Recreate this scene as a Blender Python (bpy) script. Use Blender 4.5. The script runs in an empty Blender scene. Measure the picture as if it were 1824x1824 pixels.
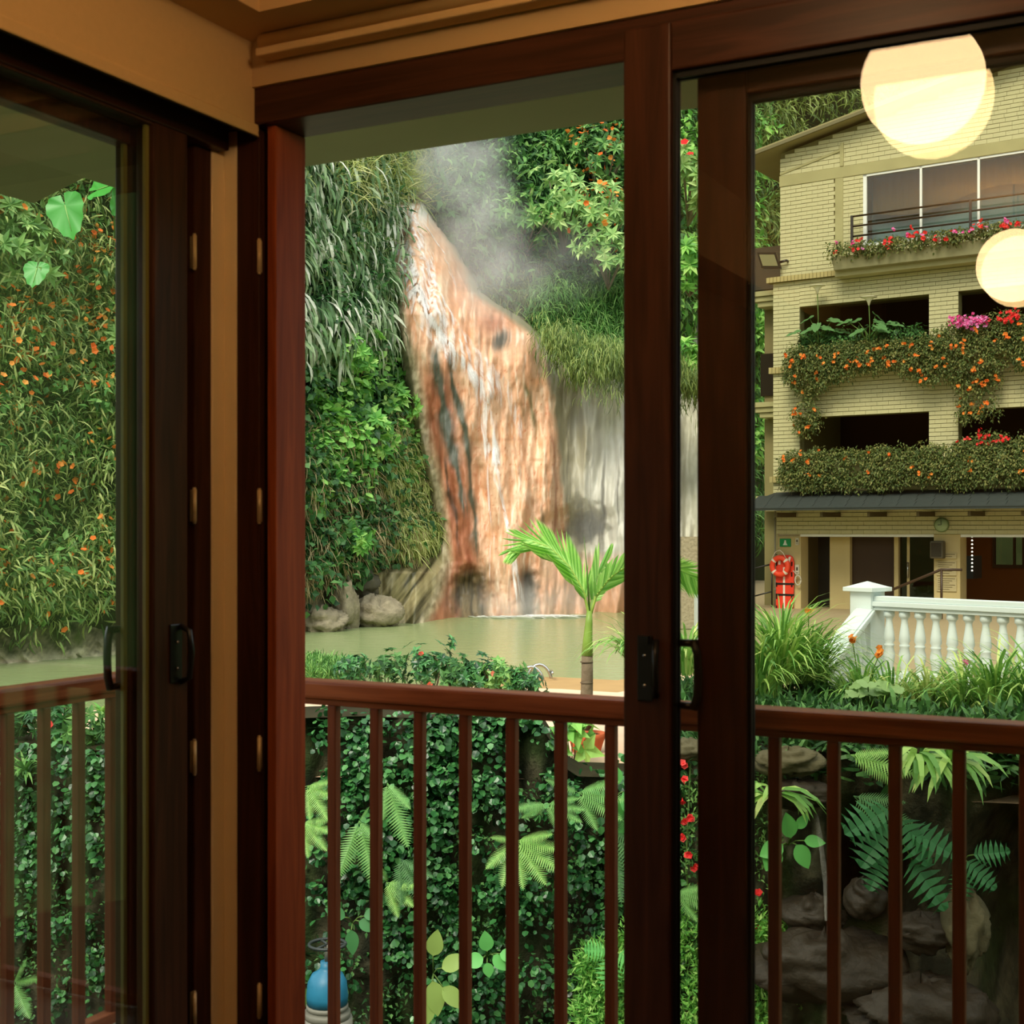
import bpy, math
import numpy as np
from mathutils import Vector, Matrix

# ------------------------------------------------------------------ camera, world, sun, exposure
F, HOR, EYE, IMG = 2400.0, 945.0, 1.3, 1824.0      # focal length and horizon of the photograph in its pixels; eye height
sc = bpy.context.scene
col = sc.collection
cam_d = bpy.data.cameras.new('camera')
cam_d.sensor_width = 36.0
cam_d.lens = F / IMG * 36.0
cam_d.shift_y = (HOR - IMG / 2) / IMG
cam_d.clip_end = 400
cam_d.dof.use_dof = True
cam_d.dof.focus_distance = 28.0
cam_d.dof.aperture_fstop = 11.0
cam = bpy.data.objects.new('camera', cam_d)
cam.location = (0, 0, EYE)
cam.rotation_euler = (math.pi / 2, 0, 0)
col.objects.link(cam)
sc.camera = cam

world = bpy.data.worlds.new('overcast_sky')
sc.world = world
world.use_nodes = True
wb = world.node_tree.nodes['Background']
wb.inputs[0].default_value = (0.93, 0.98, 1.0, 1)
wb.inputs[1].default_value = 1.75

sun_d = bpy.data.lights.new('veiled_sun', 'SUN')
sun_d.energy = 3.4
sun_d.angle = math.radians(24)
sun_d.color = (1.0, 0.93, 0.78)
sun = bpy.data.objects.new('veiled_sun', sun_d)
sun.rotation_euler = (math.radians(42), 0, math.radians(-28))
sun.location = (-6, -4, 14)
col.objects.link(sun)

vs = sc.view_settings
vs.view_transform = 'Standard'
vs.look = 'None'
vs.exposure = 0.0
vs.gamma = 1.0
vs.use_curve_mapping = False
try:
    sc.cycles.max_bounces = 6
    sc.cycles.diffuse_bounces = 3
    sc.cycles.glossy_bounces = 3
    sc.cycles.volume_step_rate = 2.5
    sc.cycles.volume_max_steps = 64
    sc.cycles.transparent_max_bounces = 12
    sc.cycles.volume_bounces = 1
    sc.cycles.caustics_reflective = False
    sc.cycles.sample_clamp_indirect = 6.0
except Exception:
    pass

LAMP_POWER = 18.0

# ------------------------------------------------------------------ helpers
rng = np.random.default_rng(7)

def lin(c):
    c = np.asarray(c, float) / 255.0
    return np.where(c <= 0.04045, c / 12.92, ((c + 0.055) / 1.055) ** 2.4)

def S(r, g, b):
    return tuple(float(x) for x in lin((r, g, b)))

def at(px, py, Y):
    """the point of the place seen at a pixel of the photograph, at a known distance"""
    return np.array([(px - 912.0) / F * Y, Y, EYE + (HOR - py) * Y / F])

def tag(o, label=None, cat=None, group=None, kind=None):
    if label: o['label'] = label
    if cat: o['category'] = cat
    if group: o['group'] = group
    if kind: o['kind'] = kind
    return o

def empty(name, loc=(0, 0, 0), rz=0.0, **k):
    o = bpy.data.objects.new(name, None)
    o.empty_display_size = 0.1
    o.location = tuple(float(v) for v in loc)
    o.rotation_euler = (0, 0, rz)
    col.objects.link(o)
    return tag(o, **k)

def vnoise(x, y, seed=0):
    """smooth value noise in 0..1"""
    x = np.asarray(x, float); y = np.asarray(y, float)
    xi = np.floor(x).astype(np.int64); yi = np.floor(y).astype(np.int64)
    fx = x - xi; fy = y - yi
    fx = fx * fx * (3 - 2 * fx); fy = fy * fy * (3 - 2 * fy)
    def h(a, b):
        n = (a * 374761393 + b * 668265263 + seed * 1442695041) & 0x7fffffff
        n = ((n ^ (n >> 13)) * 1274126177) & 0x7fffffff
        return ((n ^ (n >> 16)) & 0xffff) / 65535.0
    return (h(xi, yi) * (1 - fx) + h(xi + 1, yi) * fx) * (1 - fy) + (h(xi, yi + 1) * (1 - fx) + h(xi + 1, yi + 1) * fx) * fy

def fbm(x, y, seed=0, oct=3):
    v = 0; a = 0.5; t = 0
    for i in range(oct):
        v = v + a * vnoise(x * 2 ** i, y * 2 ** i, seed + i * 17); t += a; a *= 0.5
    return v / t

def in_poly(px, py, poly):
    px = np.asarray(px, float); py = np.asarray(py, float)
    r = np.zeros(px.shape, bool)
    n = len(poly)
    for i in range(n):
        x1, y1 = poly[i]; x2, y2 = poly[(i + 1) % n]
        c = (y1 > py) != (y2 > py)
        r ^= c & (px < (x2 - x1) * (py - y1) / ((y2 - y1) if y2 != y1 else 1e-9) + x1)
    return r

def unit(v):
    v = np.asarray(v, float)
    return v / np.maximum(np.linalg.norm(v, axis=-1, keepdims=True), 1e-9)

class MB:
    """collects the shapes of ONE mesh object"""
    def __init__(s): s.v = []; s.f = []; s.sm = []
    def add(s, vs_, fs, smooth=False):
        o = len(s.v)
        s.v.extend(tuple(float(c) for c in p) for p in vs_)
        s.f.extend(tuple(i + o for i in f) for f in fs)
        s.sm.extend([smooth] * len(fs))
        return s
    def box(s, x0, x1, y0, y1, z0, z1):
        v = [(x0, y0, z0), (x1, y0, z0), (x1, y1, z0), (x0, y1, z0), (x0, y0, z1), (x1, y0, z1), (x1, y1, z1), (x0, y1, z1)]
        return s.add(v, [(0, 3, 2, 1), (4, 5, 6, 7), (0, 1, 5, 4), (1, 2, 6, 5), (2, 3, 7, 6), (3, 0, 4, 7)])
    def hexa(s, lo, hi):
        return s.add(list(lo) + list(hi), [(0, 3, 2, 1), (4, 5, 6, 7), (0, 1, 5, 4), (1, 2, 6, 5), (2, 3, 7, 6), (3, 0, 4, 7)])
    def tube(s, pts, r, n=8, caps=True):
        pts = [Vector(p) for p in pts]
        rr = r if hasattr(r, '__len__') else [r] * len(pts)
        vs_ = []; fs = []
        up = None
        for i, p in enumerate(pts):
            t = (pts[min(i + 1, len(pts) - 1)] - pts[max(i - 1, 0)]).normalized()
            if up is None:
                up = Vector((0, 0, 1)) if abs(t.z) < 0.9 else Vector((1, 0, 0))
            x = t.cross(up).normalized(); y = x.cross(t).normalized(); up = y
            for k in range(n):
                a = 2 * math.pi * k / n
                vs_.append(p + (x * math.cos(a) + y * math.sin(a)) * rr[i])
        for i in range(len(pts) - 1):
            for k in range(n):
                fs.append((i * n + k, i * n + (k + 1) % n, (i + 1) * n + (k + 1) % n, (i + 1) * n + k))
        if caps:
            fs.append(tuple(range(n))[::-1]); fs.append(tuple((len(pts) - 1) * n + k for k in range(n)))
        return s.add(vs_, fs, True)
    def lathe(s, prof, n=16, c=(0, 0, 0)):
        vs_ = []; fs = []
        for r, z in prof:
            for k in range(n):
                a = 2 * math.pi * k / n
                vs_.append((c[0] + r * math.cos(a), c[1] + r * math.sin(a), c[2] + z))
        for i in range(len(prof) - 1):
            for k in range(n):
                fs.append((i * n + k, i * n + (k + 1) % n, (i + 1) * n + (k + 1) % n, (i + 1) * n + k))
        fs.append(tuple(range(n))[::-1]); fs.append(tuple((len(prof) - 1) * n + k for k in range(n)))
        return s.add(vs_, fs, True)
    def prism(s, pts, axis_vec):
        """polygon pts (3-D, planar) extruded by a vector"""
        n = len(pts); a = [np.array(p, float) for p in pts]; d = np.array(axis_vec, float)
        return s.add(a + [p + d for p in a], [tuple(range(n))[::-1], tuple(range(n, 2 * n))] +
                     [(i, (i + 1) % n, n + (i + 1) % n, n + i) for i in range(n)])
    def mesh(s, name, m):
        me = bpy.data.meshes.new(name)
        me.from_pydata(s.v, [], s.f)
        if any(s.sm):
            me.polygons.foreach_set('use_smooth', s.sm)
        if m: me.materials.append(m)
        me.update()
        return me
    def build(s, name, m, parent=None, loc=None, rz=0.0, bevel=0.0, fix=True):
        me = s.mesh(name, m)
        if fix:
            import bmesh
            bm = bmesh.new(); bm.from_mesh(me)
            bmesh.ops.recalc_face_normals(bm, faces=bm.faces)
            bm.to_mesh(me); bm.free()
        return link(name, me, parent, loc, rz, bevel)

def link(name, me, parent=None, loc=None, rz=0.0, bevel=0.0):
    o = bpy.data.objects.new(name, me)
    col.objects.link(o)
    if parent is not None: o.parent = parent
    if loc is not None: o.location = tuple(float(v) for v in loc)
    o.rotation_euler = (0, 0, rz)
    if bevel > 0:
        b = o.modifiers.new('bevel', 'BEVEL'); b.width = bevel; b.segments = 2; b.limit_method = 'ANGLE'
    return o

def np_mesh(name, V, Fc, m, smooth=False, colors=None):
    """big meshes from numpy arrays; Fc is an (n,3) or (n,4) array"""
    me = bpy.data.meshes.new(name)
    V = np.asarray(V, np.float32); Fc = np.asarray(Fc, np.int32)
    k = Fc.shape[1]; nf = Fc.shape[0]
    me.vertices.add(len(V)); me.vertices.foreach_set('co', V.ravel())
    me.loops.add(nf * k); me.loops.foreach_set('vertex_index', Fc.ravel())
    me.polygons.add(nf)
    me.polygons.foreach_set('loop_start', np.arange(0, nf * k, k, dtype=np.int32))
    me.polygons.foreach_set('loop_total', np.full(nf, k, np.int32))
    me.polygons.foreach_set('use_smooth', np.full(nf, smooth, bool))
    if colors is not None:
        at_ = me.color_attributes.new('tint', 'FLOAT_COLOR', 'POINT')
        c4 = np.ones((len(V), 4), np.float32); c4[:, :3] = colors
        at_.data.foreach_set('color', c4.ravel())
    if m: me.materials.append(m)
    me.update(calc_edges=True)
    return me

def grid_faces(nr, nc):
    i = np.arange(nr - 1)[:, None] * nc + np.arange(nc - 1)[None, :]
    i = i.ravel()
    return np.stack([i, i + 1, i + nc + 1, i + nc], 1)

# ------------------------------------------------------------------ materials
def new_mat(name):
    m = bpy.data.materials.new(name); m.use_nodes = True
    nt = m.node_tree
    return m, nt, nt.nodes['Principled BSDF']

def plain(name, c, rough=0.6, spec=0.4, metal=0.0, emit=None, var=0.0, scale=8.0, bump=0.0, coat=0.0):
    m, nt, p = new_mat(name)
    p.inputs['Base Color'].default_value = (*c, 1)
    p.inputs['Roughness'].default_value = rough
    p.inputs['Specular IOR Level'].default_value = spec
    p.inputs['Metallic'].default_value = metal
    if coat: p.inputs['Coat Weight'].default_value = coat; p.inputs['Coat Roughness'].default_value = 0.15
    if emit:
        p.inputs['Emission Color'].default_value = (*emit[0], 1); p.inputs['Emission Strength'].default_value = emit[1]
    if var or bump:
        tc = nt.nodes.new('ShaderNodeTexCoord')
        n = nt.nodes.new('ShaderNodeTexNoise'); n.inputs['Scale'].default_value = scale; n.inputs['Detail'].default_value = 6
        nt.links.new(tc.outputs['Object'], n.inputs['Vector'])
        if var:
            mx = nt.nodes.new('ShaderNodeMix'); mx.data_type = 'RGBA'
            mx.inputs[6].default_value = (*[v * (1 - var) for v in c], 1)
            mx.inputs[7].default_value = (*[min(1, v * (1 + var)) for v in c], 1)
            nt.links.new(n.outputs['Fac'], mx.inputs[0]); nt.links.new(mx.outputs[2], p.inputs['Base Color'])
        if bump:
            b = nt.nodes.new('ShaderNodeBump'); b.inputs['Strength'].default_value = bump; b.inputs['Distance'].default_value = 0.05
            nt.links.new(n.outputs['Fac'], b.inputs['Height']); nt.links.new(b.outputs['Normal'], p.inputs['Normal'])
    return m

def wood(name, c1, c2, rough=0.35, axis='Z', sc_=6.0):
    m, nt, p = new_mat(name)
    tc = nt.nodes.new('ShaderNodeTexCoord'); mp = nt.nodes.new('ShaderNodeMapping')
    s_ = {'Z': (sc_ * 4, sc_ * 4, sc_ * .25), 'X': (sc_ * .25, sc_ * 4, sc_ * 4), 'Y': (sc_ * 4, sc_ * .25, sc_ * 4)}[axis]
    mp.inputs['Scale'].default_value = s_
    n = nt.nodes.new('ShaderNodeTexNoise'); n.inputs['Scale'].default_value = 1.6; n.inputs['Detail'].default_value = 8; n.inputs['Distortion'].default_value = 1.2
    r = nt.nodes.new('ShaderNodeValToRGB')
    r.color_ramp.elements[0].position = 0.3; r.color_ramp.elements[0].color = (*c1, 1)
    r.color_ramp.elements[1].position = 0.72; r.color_ramp.elements[1].color = (*c2, 1)
    nt.links.new(tc.outputs['Object'], mp.inputs[0]); nt.links.new(mp.outputs[0], n.inputs['Vector'])
    nt.links.new(n.outputs['Fac'], r.inputs[0]); nt.links.new(r.outputs[0], p.inputs['Base Color'])
    p.inputs['Roughness'].default_value = rough
    p.inputs['Specular IOR Level'].default_value = 0.22
    return m

def leaf_mat(name, cols, rough=0.45, trans=0.3, spec=0.3):
    """one colour of the species per leaf"""
    m, nt, p = new_mat(name)
    g = nt.nodes.new('ShaderNodeNewGeometry'); r = nt.nodes.new('ShaderNodeValToRGB')
    el = r.color_ramp.elements
    while len(el) < len(cols): el.new(0.5)
    for i, c in enumerate(cols):
        el[i].position = i / max(1, len(cols) - 1); v = np.array(S(*c)) * 1.5; g_ = float(v @ (.3, .6, .1)); k_ = 0.0 if 'blossom' in name else .16; el[i].color = (*np.clip(v * (1 - k_) + g_ * k_, 0, .9), 1)
    nt.links.new(g.outputs['Random Per Island'], r.inputs[0])
    nt.links.new(r.outputs[0], p.inputs['Base Color'])
    p.inputs['Roughness'].default_value = rough; p.inputs['Specular IOR Level'].default_value = spec
    t = nt.nodes.new('ShaderNodeBsdfTranslucent'); mx = nt.nodes.new('ShaderNodeMixShader'); mx.inputs[0].default_value = trans
    nt.links.new(r.outputs[0], t.inputs['Color'])
    nt.links.new(p.outputs[0], mx.inputs[1]); nt.links.new(t.outputs[0], mx.inputs[2])
    nt.links.new(mx.outputs[0], nt.nodes['Material Output'].inputs['Surface'])
    return m

def glass(name, tint):
    """window pane: clear with the reflectance of glass at every angle, on both of its faces"""
    m, nt, p = new_mat(name); nt.nodes.remove(p)
    t = nt.nodes.new('ShaderNodeBsdfTransparent'); t.inputs[0].default_value = (*tint, 1)
    g = nt.nodes.new('ShaderNodeBsdfGlossy'); g.inputs['Roughness'].default_value = 0.0
    lw = nt.nodes.new('ShaderNodeLayerWeight'); lw.inputs[0].default_value = 0.5
    pw = nt.nodes.new('ShaderNodeMath'); pw.operation = 'POWER'; pw.inputs[1].default_value = 5
    ml = nt.nodes.new('ShaderNodeMath'); ml.operation = 'MULTIPLY_ADD'; ml.inputs[1].default_value = 0.95; ml.inputs[2].default_value = 0.045
    mx = nt.nodes.new('ShaderNodeMixShader')
    nt.links.new(lw.outputs['Facing'], pw.inputs[0]); nt.links.new(pw.outputs[0], ml.inputs[0]); nt.links.new(ml.outputs[0], mx.inputs[0])
    nt.links.new(t.outputs[0], mx.inputs[1]); nt.links.new(g.outputs[0], mx.inputs[2])
    nt.links.new(mx.outputs[0], nt.nodes['Material Output'].inputs['Surface'])
    return m

def tint_mat(name, rough=0.5, spec=0.4, scale=3.0, stretch=(1, 1, 1), amount=0.35, bump=0.4):
    """colour from the mesh's mineral colours, broken up by noise"""
    m, nt, p = new_mat(name)
    a = nt.nodes.new('ShaderNodeVertexColor'); a.layer_name = 'tint'
    tc = nt.nodes.new('ShaderNodeTexCoord'); mp = nt.nodes.new('ShaderNodeMapping'); mp.inputs['Scale'].default_value = stretch
    n = nt.nodes.new('ShaderNodeTexNoise'); n.inputs['Scale'].default_value = scale; n.inputs['Detail'].default_value = 9; n.inputs['Roughness'].default_value = 0.65
    mr = nt.nodes.new('ShaderNodeMapRange'); mr.inputs[1].default_value = 0.3; mr.inputs[2].default_value = 0.7
    mr.inputs[3].default_value = 1 - amount; mr.inputs[4].default_value = 1 + amount
    mx = nt.nodes.new('ShaderNodeMix'); mx.data_type = 'RGBA'; mx.blend_type = 'MULTIPLY'; mx.inputs[0].default_value = 1.0
    nt.links.new(tc.outputs['Object'], mp.inputs[0]); nt.links.new(mp.outputs[0], n.inputs['Vector'])
    nt.links.new(n.outputs['Fac'], mr.inputs[0]); nt.links.new(a.outputs['Color'], mx.inputs[6])
    cb = nt.nodes.new('ShaderNodeCombineColor')
    for i in range(3): nt.links.new(mr.outputs[0], cb.inputs[i])
    nt.links.new(cb.outputs[0], mx.inputs[7]); nt.links.new(mx.outputs[2], p.inputs['Base Color'])
    b = nt.nodes.new('ShaderNodeBump'); b.inputs['Strength'].default_value = bump; b.inputs['Distance'].default_value = 0.15
    nt.links.new(n.outputs['Fac'], b.inputs['Height']); nt.links.new(b.outputs['Normal'], p.inputs['Normal'])
    p.inputs['Roughness'].default_value = rough; p.inputs['Specular IOR Level'].default_value = spec
    return m

M = {}
M['mahogany'] = wood('mahogany_stain', S(52, 28, 18), S(84, 48, 32), 0.38)
M['mahogany_x'] = wood('mahogany_stain_long', S(52, 28, 18), S(84, 48, 32), 0.38, 'X')
M['rail_wood'] = wood('railing_wood', S(138, 72, 42), S(184, 106, 66), 0.42, 'X')
M['rail_wood_y'] = wood('railing_wood_side', S(138, 72, 42), S(184, 106, 66), 0.42, 'Y')
M['baluster_wood'] = wood('baluster_wood', S(104, 54, 34), S(142, 78, 50), 0.45)
M['cream'] = plain('cream_paint', S(206, 170, 118), 0.7, 0.3, var=0.04, scale=3)
M['blind'] = plain('blind_fabric', S(222, 184, 128), 0.85, 0.1, var=0.05, scale=60, bump=0.05)
M['wall_in'] = plain('room_wall_paint', S(122, 92, 60), 0.8, 0.2, var=0.05, scale=2)
M['post_cream'] = plain('corner_post_paint', S(252, 222, 170), 0.55, 0.3, var=0.06, scale=5)
M['ceiling'] = plain('ceiling_paint', S(214, 178, 126), 0.8, 0.2, var=0.03, scale=2)
M['soffit'] = plain('soffit_paint', S(222, 214, 190), 0.8, 0.2, var=0.08, scale=3)
M['black'] = plain('black_metal', S(22, 22, 22), 0.35, 0.5)
M['gasket'] = plain('black_gasket', S(16, 17, 15), 0.6, 0.3)
M['brass'] = plain('hinge_brass', S(240, 212, 160), 0.35, 0.6, 0.25)
M['steel'] = plain('steel', S(190, 190, 185), 0.22, 0.5, 0.9)
M['floor'] = wood('floor_boards', S(58, 38, 24), S(86, 58, 36), 0.4, 'X', 3)
M['glass_r'] = glass('door_glass_warm', (0.965, 0.965, 0.93))
M['glass_l'] = glass('door_glass', (0.975, 0.985, 0.975))
M['lamp'] = plain('lamp_globe', S(255, 240, 210), 0.4, 0.3, emit=((1.0, 0.66, 0.33), LAMP_POWER))
M['concrete'] = plain('weathered_concrete', S(150, 146, 112), 0.85, 0.2, var=0.25, scale=4, bump=0.3)
M['slab'] = plain('balcony_concrete', S(150, 140, 120), 0.8, 0.2, var=0.15, scale=5)
M['house_wall'] = plain('house_render', S(196, 188, 150), 0.8, 0.2, var=0.08, scale=2)

# ------------------------------------------------------------------ the room: corner frame (a along the glazed wall, b outward)
CX, CY = -0.654, 3.067
RZ = math.atan2(-0.4555, 0.8902)
DX, DY = 0.8902, -0.4555
NX, NY = 0.4555, 0.8902
def RW(a, b, z=0.0):
    return (CX + a * DX + b * NX, CY + a * DY + b * NY, z)
def room(mb, name, m, bevel=0.0, parent=None, **k):
    o = mb.build(name, m, parent, loc=None if parent else RW(0, 0, 0), rz=0.0 if parent else RZ, bevel=bevel)
    if k: tag(o, **k)
    return o
def st(label, cat): return dict(label=label, cat=cat, kind='structure')

A1, B1 = 5.2, -6.0        # far corner of the room
room(MB().box(-0.12, A1, B1, 0.10, -0.04, 0.0), 'floor', M['floor'], **st('brown wooden boards of the dim room floor', 'floor'))
room(MB().box(-0.12, A1, B1, 0.10, 2.72, 2.80), 'ceiling', M['ceiling'], **st('cream ceiling of the lamp lit room', 'ceiling'))
room(MB().box(-0.12, A1, B1 - 0.1, B1, -0.04, 2.80), 'wall_back', M['wall_in'], **st('tan plaster wall at the back of the room', 'wall'))
room(MB().box(A1, A1 + 0.1, B1, 0.10, -0.04, 2.80), 'wall_right', M['wall_in'], **st('tan plaster wall beyond the sliding doors', 'wall'))
room(MB().box(-0.12, 0.0, B1, -2.6, -0.04, 2.80), 'wall_left', M['wall_in'], **st('tan plaster wall beside the corner glazing', 'wall'))
# dropped bulkhead that carries the blinds, running round the corner
bk = MB()
bk.box(0.0, A1, -0.165, -0.03, 2.385, 2.72)
bk.box(0.0, 0.225, B1, -0.165, 2.385, 2.72)
room(bk, 'trim_1', M['ceiling'], **st('cream bulkhead boxed along the ceiling above the doors', 'bulkhead'))
lt = MB(); lt.box(-0.10, A1, -0.03, 0.10, 2.285, 2.72); lt.box(-0.10, 0.05, -2.6, -0.03, 2.285, 2.72)
room(lt, 'trim_2', M['cream'], **st('cream lintel band above the dark door frame', 'lintel'))
# dark wooden head, jambs and corner post
hd = MB(); hd.box(-0.05, A1, -0.02, 0.115, 2.205, 2.29)
room(hd, 'trim_3', M['mahogany_x'], bevel=0.004, **st('dark wooden door head over the open doorway', 'door frame'))
hl = MB(); hl.box(-0.10, 0.03, -2.6, -0.02, 2.155, 2.29)
room(hl, 'trim_4', wood('mahogany_stain_side', S(40, 18, 10), S(66, 30, 17), 0.4, 'Y'), bevel=0.004, **st('dark wooden head over the folded corner doors', 'door frame'))
cp = empty('trim_5', RW(0, 0, 0), RZ, **st('narrow cream corner post between the dark door jambs', 'corner post'))
MB().box(-0.10, 0.032, 0.0, 0.10, 0.0, 2.29).build('front_face_board', M['post_cream'], cp, bevel=0.003)
MB().box(-0.10, 0.0, -0.043, 0.0, 0.0, 2.29).build('side_face_board', M['post_cream'], cp, bevel=0.003)
# jamb of the open doorway (its reveal faces the opening)
jb = empty('trim_6', RW(0, 0, 0), RZ, **st('dark reddish wooden jamb beside the open doorway', 'door jamb'))
MB().box(0.032, 0.096, 0.003, 0.11, 0.0, 2.205).build('jamb_board', M['mahogany'], jb, bevel=0.003)
MB().box(0.096, 0.135, 0.035, 0.11, 0.0, 2.205).build('jamb_groove', M['gasket'], jb)
MB().box(0.118, 0.142, 0.002, 0.115, 0.0, 2.205).build('reveal_board', wood('reveal_wood', S(134, 58, 26), S(178, 86, 42), 0.6), jb, bevel=0.003)
jl = empty('trim_7', RW(0, 0, 0), RZ, **st('dark wooden jamb on the cream post by the folded doors', 'door jamb'))
MB().box(-0.10, -0.003, -0.100, -0.043, 0.0, 2.155).build('jamb_board', M['mahogany'], jl, bevel=0.003)
MB().box(-0.10, -0.03, -0.155, -0.100, 0.0, 2.155).build('jamb_groove', M['gasket'], jl)

def hinge(x, y, z, axis, parent):
    h = MB()
    h.tube([(x, y, z - 0.036), (x, y, z + 0.036)], 0.0052, 8)
    h.tube([(x, y, z - 0.040), (x, y, z - 0.036)], 0.0036, 8)
    h.tube([(x, y, z + 0.036), (x, y, z + 0.040)], 0.0036, 8)
    if axis == 'a': h.box(x - 0.006, x, y + 0.002, y + 0.010, z - 0.035, z + 0.035)
    else: h.box(x - 0.012, x - 0.002, y, y + 0.006, z - 0.035, z + 0.035)
    o = h.build('hinge', M['brass'], parent); o['label'] = 'pale brass butt hinge'
    return o
for z in (1.915, 1.355, 0.800, 0.245):
    hinge(0.098, 0.000, z, 'a', jb); hinge(0.002, -0.106, z, 'b', jl)

def d_handle(x, y, z, dirx, parent, along='a', size=0.12):
    """dark pull: back plate, two arms and a grip"""
    h = MB()
    def P(u, w, zz): return (x + u, y + w, zz) if along == 'a' else (x + w, y + u, zz)
    for zz in (z - size / 2, z + size / 2):
        h.tube([P(0, 0, zz), P(dirx * 0.035, 0, zz)], 0.0075, 8)
    h.tube([P(dirx * 0.030, 0, z - size / 2 - 0.006), P(dirx * 0.038, 0, z - size / 2 + 0.02), P(dirx * 0.040, 0, z),
            P(dirx * 0.038, 0, z + size / 2 - 0.02), P(dirx * 0.030, 0, z + size / 2 + 0.006)], 0.0085, 8)
    o = h.build('handle', M['black'], parent); o['label'] = 'black pull handle'
    return o

def plate(x0, x1, y0, y1, z0, z1, parent, screws):
    o = MB().box(x0, x1, y0, y1, z0, z1).build('handle_plate', M['black'], parent, bevel=0.002)
    for (sx, sy, sz) in screws:
        MB().tube([(sx, sy, sz), (sx, sy - 0.003, sz)] if y1 - y0 < x1 - x0 else [(sx, sy, sz), (sx + 0.003, sy, sz)], 0.0035, 8).build('screw', M['steel'], o)
    return o

# sliding doors on the glazed wall: inner leaf and outer leaf, both pushed along to the right
def slide_door(name, label, a0, a1, b0, b1, stile, ztop, zbot, rail, gm, lastpane=True):
    e = empty(name, RW(a0, (b0 + b1) / 2, 0), RZ, **st(label, 'sliding door'))
    t = (b1 - b0) / 2; w = a1 - a0
    MB().box(0, stile, -t, t, zbot, ztop).build('stile', M['mahogany'], e, bevel=0.004)
    MB().box(w - stile, w, -t, t, zbot, ztop).build('stile', M['mahogany'], e, bevel=0.004)
    MB().box(stile, w - stile, -t * 0.95, t * 0.95, ztop - rail, ztop).build('top_rail', M['mahogany_x'], e, bevel=0.004)
    MB().box(stile, w - stile, -t * 0.95, t * 0.95, zbot, zbot + rail * 1.4).build('bottom_rail', M['mahogany_x'], e, bevel=0.004)
    g = MB()
    for s in (-1, 1):
        y0, y1 = sorted((s * 0.004, s * 0.012))
        g.box(stile, stile + 0.007, y0, y1, zbot + rail * 1.4, ztop - rail); g.box(w - stile - 0.007, w - stile, y0, y1, zbot + rail * 1.4, ztop - rail)
        g.box(stile, w - stile, y0, y1, ztop - rail - 0.012, ztop - rail)
    g.build('glazing_gasket', M['gasket'], e)
    MB().box(stile, w - stile, -0.003, 0.003, zbot + rail * 1.4, ztop - rail).build('pane', gm, e)
    return e
dA = slide_door('door_1', 'inner dark wooden sliding glass door mirroring the globe lamps', 0.990, 2.90, -0.030, 0.022, 0.096, 2.262, 0.02, 0.092, M['glass_r'])
dB = slide_door('door_2', 'outer dark wooden sliding glass door behind the inner one', 1.112, 3.02, 0.046, 0.094, 0.098, 2.20, 0.02, 0.07, M['glass_r'])
pl = plate(0.030, 0.062, -0.030, -0.026, 0.975, 1.10, dA, [(0.046, -0.030, 1.062), (0.046, -0.030, 1.005)])
hb = MB(); hb.box(0.036, 0.056, -0.040, -0.028, 1.085, 1.10); hb.tube([(0.070, -0.034, 1.092), (0.074, -0.05, 1.06), (0.074, -0.05, 1.01), (0.070, -0.034, 0.985)], 0.006, 8)
hb.build('thumb_latch', M['black'], dA)
d_handle(0.0965, 0.016, 1.025, 1, dA)

# folded/sliding leaf of the left-hand glazing
def side_door(name, label, b0, b1, a0, a1, stile, ztop, zbot, rail, gm):
    e = empty(name, RW((a0 + a1) / 2, b1, 0), RZ, **st(label, 'sliding door'))
    t = (a1 - a0) / 2; w = b1 - b0
    side_w = M['mahogany']
    MB().box(-t, t, -stile, 0, zbot, ztop).build('stile', side_w, e, bevel=0.004)
    MB().box(-t, t, -w, -w + stile, zbot, ztop).build('stile', side_w, e, bevel=0.004)
    MB().box(-t * 0.95, t * 0.95, -w + stile, -stile, ztop - rail, ztop).build('top_rail', side_w, e, bevel=0.003)
    MB().box(-t * 0.95, t * 0.95, -w + stile, -stile, zbot, zbot + rail * 1.4).build('bottom_rail', side_w, e, bevel=0.003)
    MB().box(-0.003, 0.003, -w + stile, -stile, zbot + rail * 1.4, ztop - rail).build('pane', gm, e)
    MB().box(0.004, 0.012, -stile - 0.011, -stile, zbot + rail, ztop - rail).build('glazing_bead', plain('bead_reflection', S(128, 122, 62), 0.5), e)  # bead coloured yellow in place of the reflection at the glass edge
    return e
dL = side_door('door_3', 'inner dark wooden glass door of the corner by the flowering bank', -1.66, -0.155, -0.022, 0.026, 0.108, 2.20, 0.02, 0.05, M['glass_l'])
dM = side_door('door_4', 'outer dark wooden glass door of the corner behind the inner leaf', -1.62, -0.17, -0.088, -0.042, 0.086, 2.17, 0.02, 0.05, M['glass_l'])
pl = plate(0.0245, 0.028, -0.060, -0.022, 0.975, 1.10, dL, [(0.029, -0.04, 1.062), (0.029, -0.04, 1.005)])
hb = MB(); hb.tube([(0.028, -0.030, 1.095), (0.050, -0.026, 1.085), (0.056, -0.024, 1.04), (0.050, -0.026, 0.985), (0.028, -0.030, 0.975)], 0.0065, 8)
hb.build('lever', M['black'], dL)
d_handle(-0.006, -0.086, 1.03, -1, dM, along='b')

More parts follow.
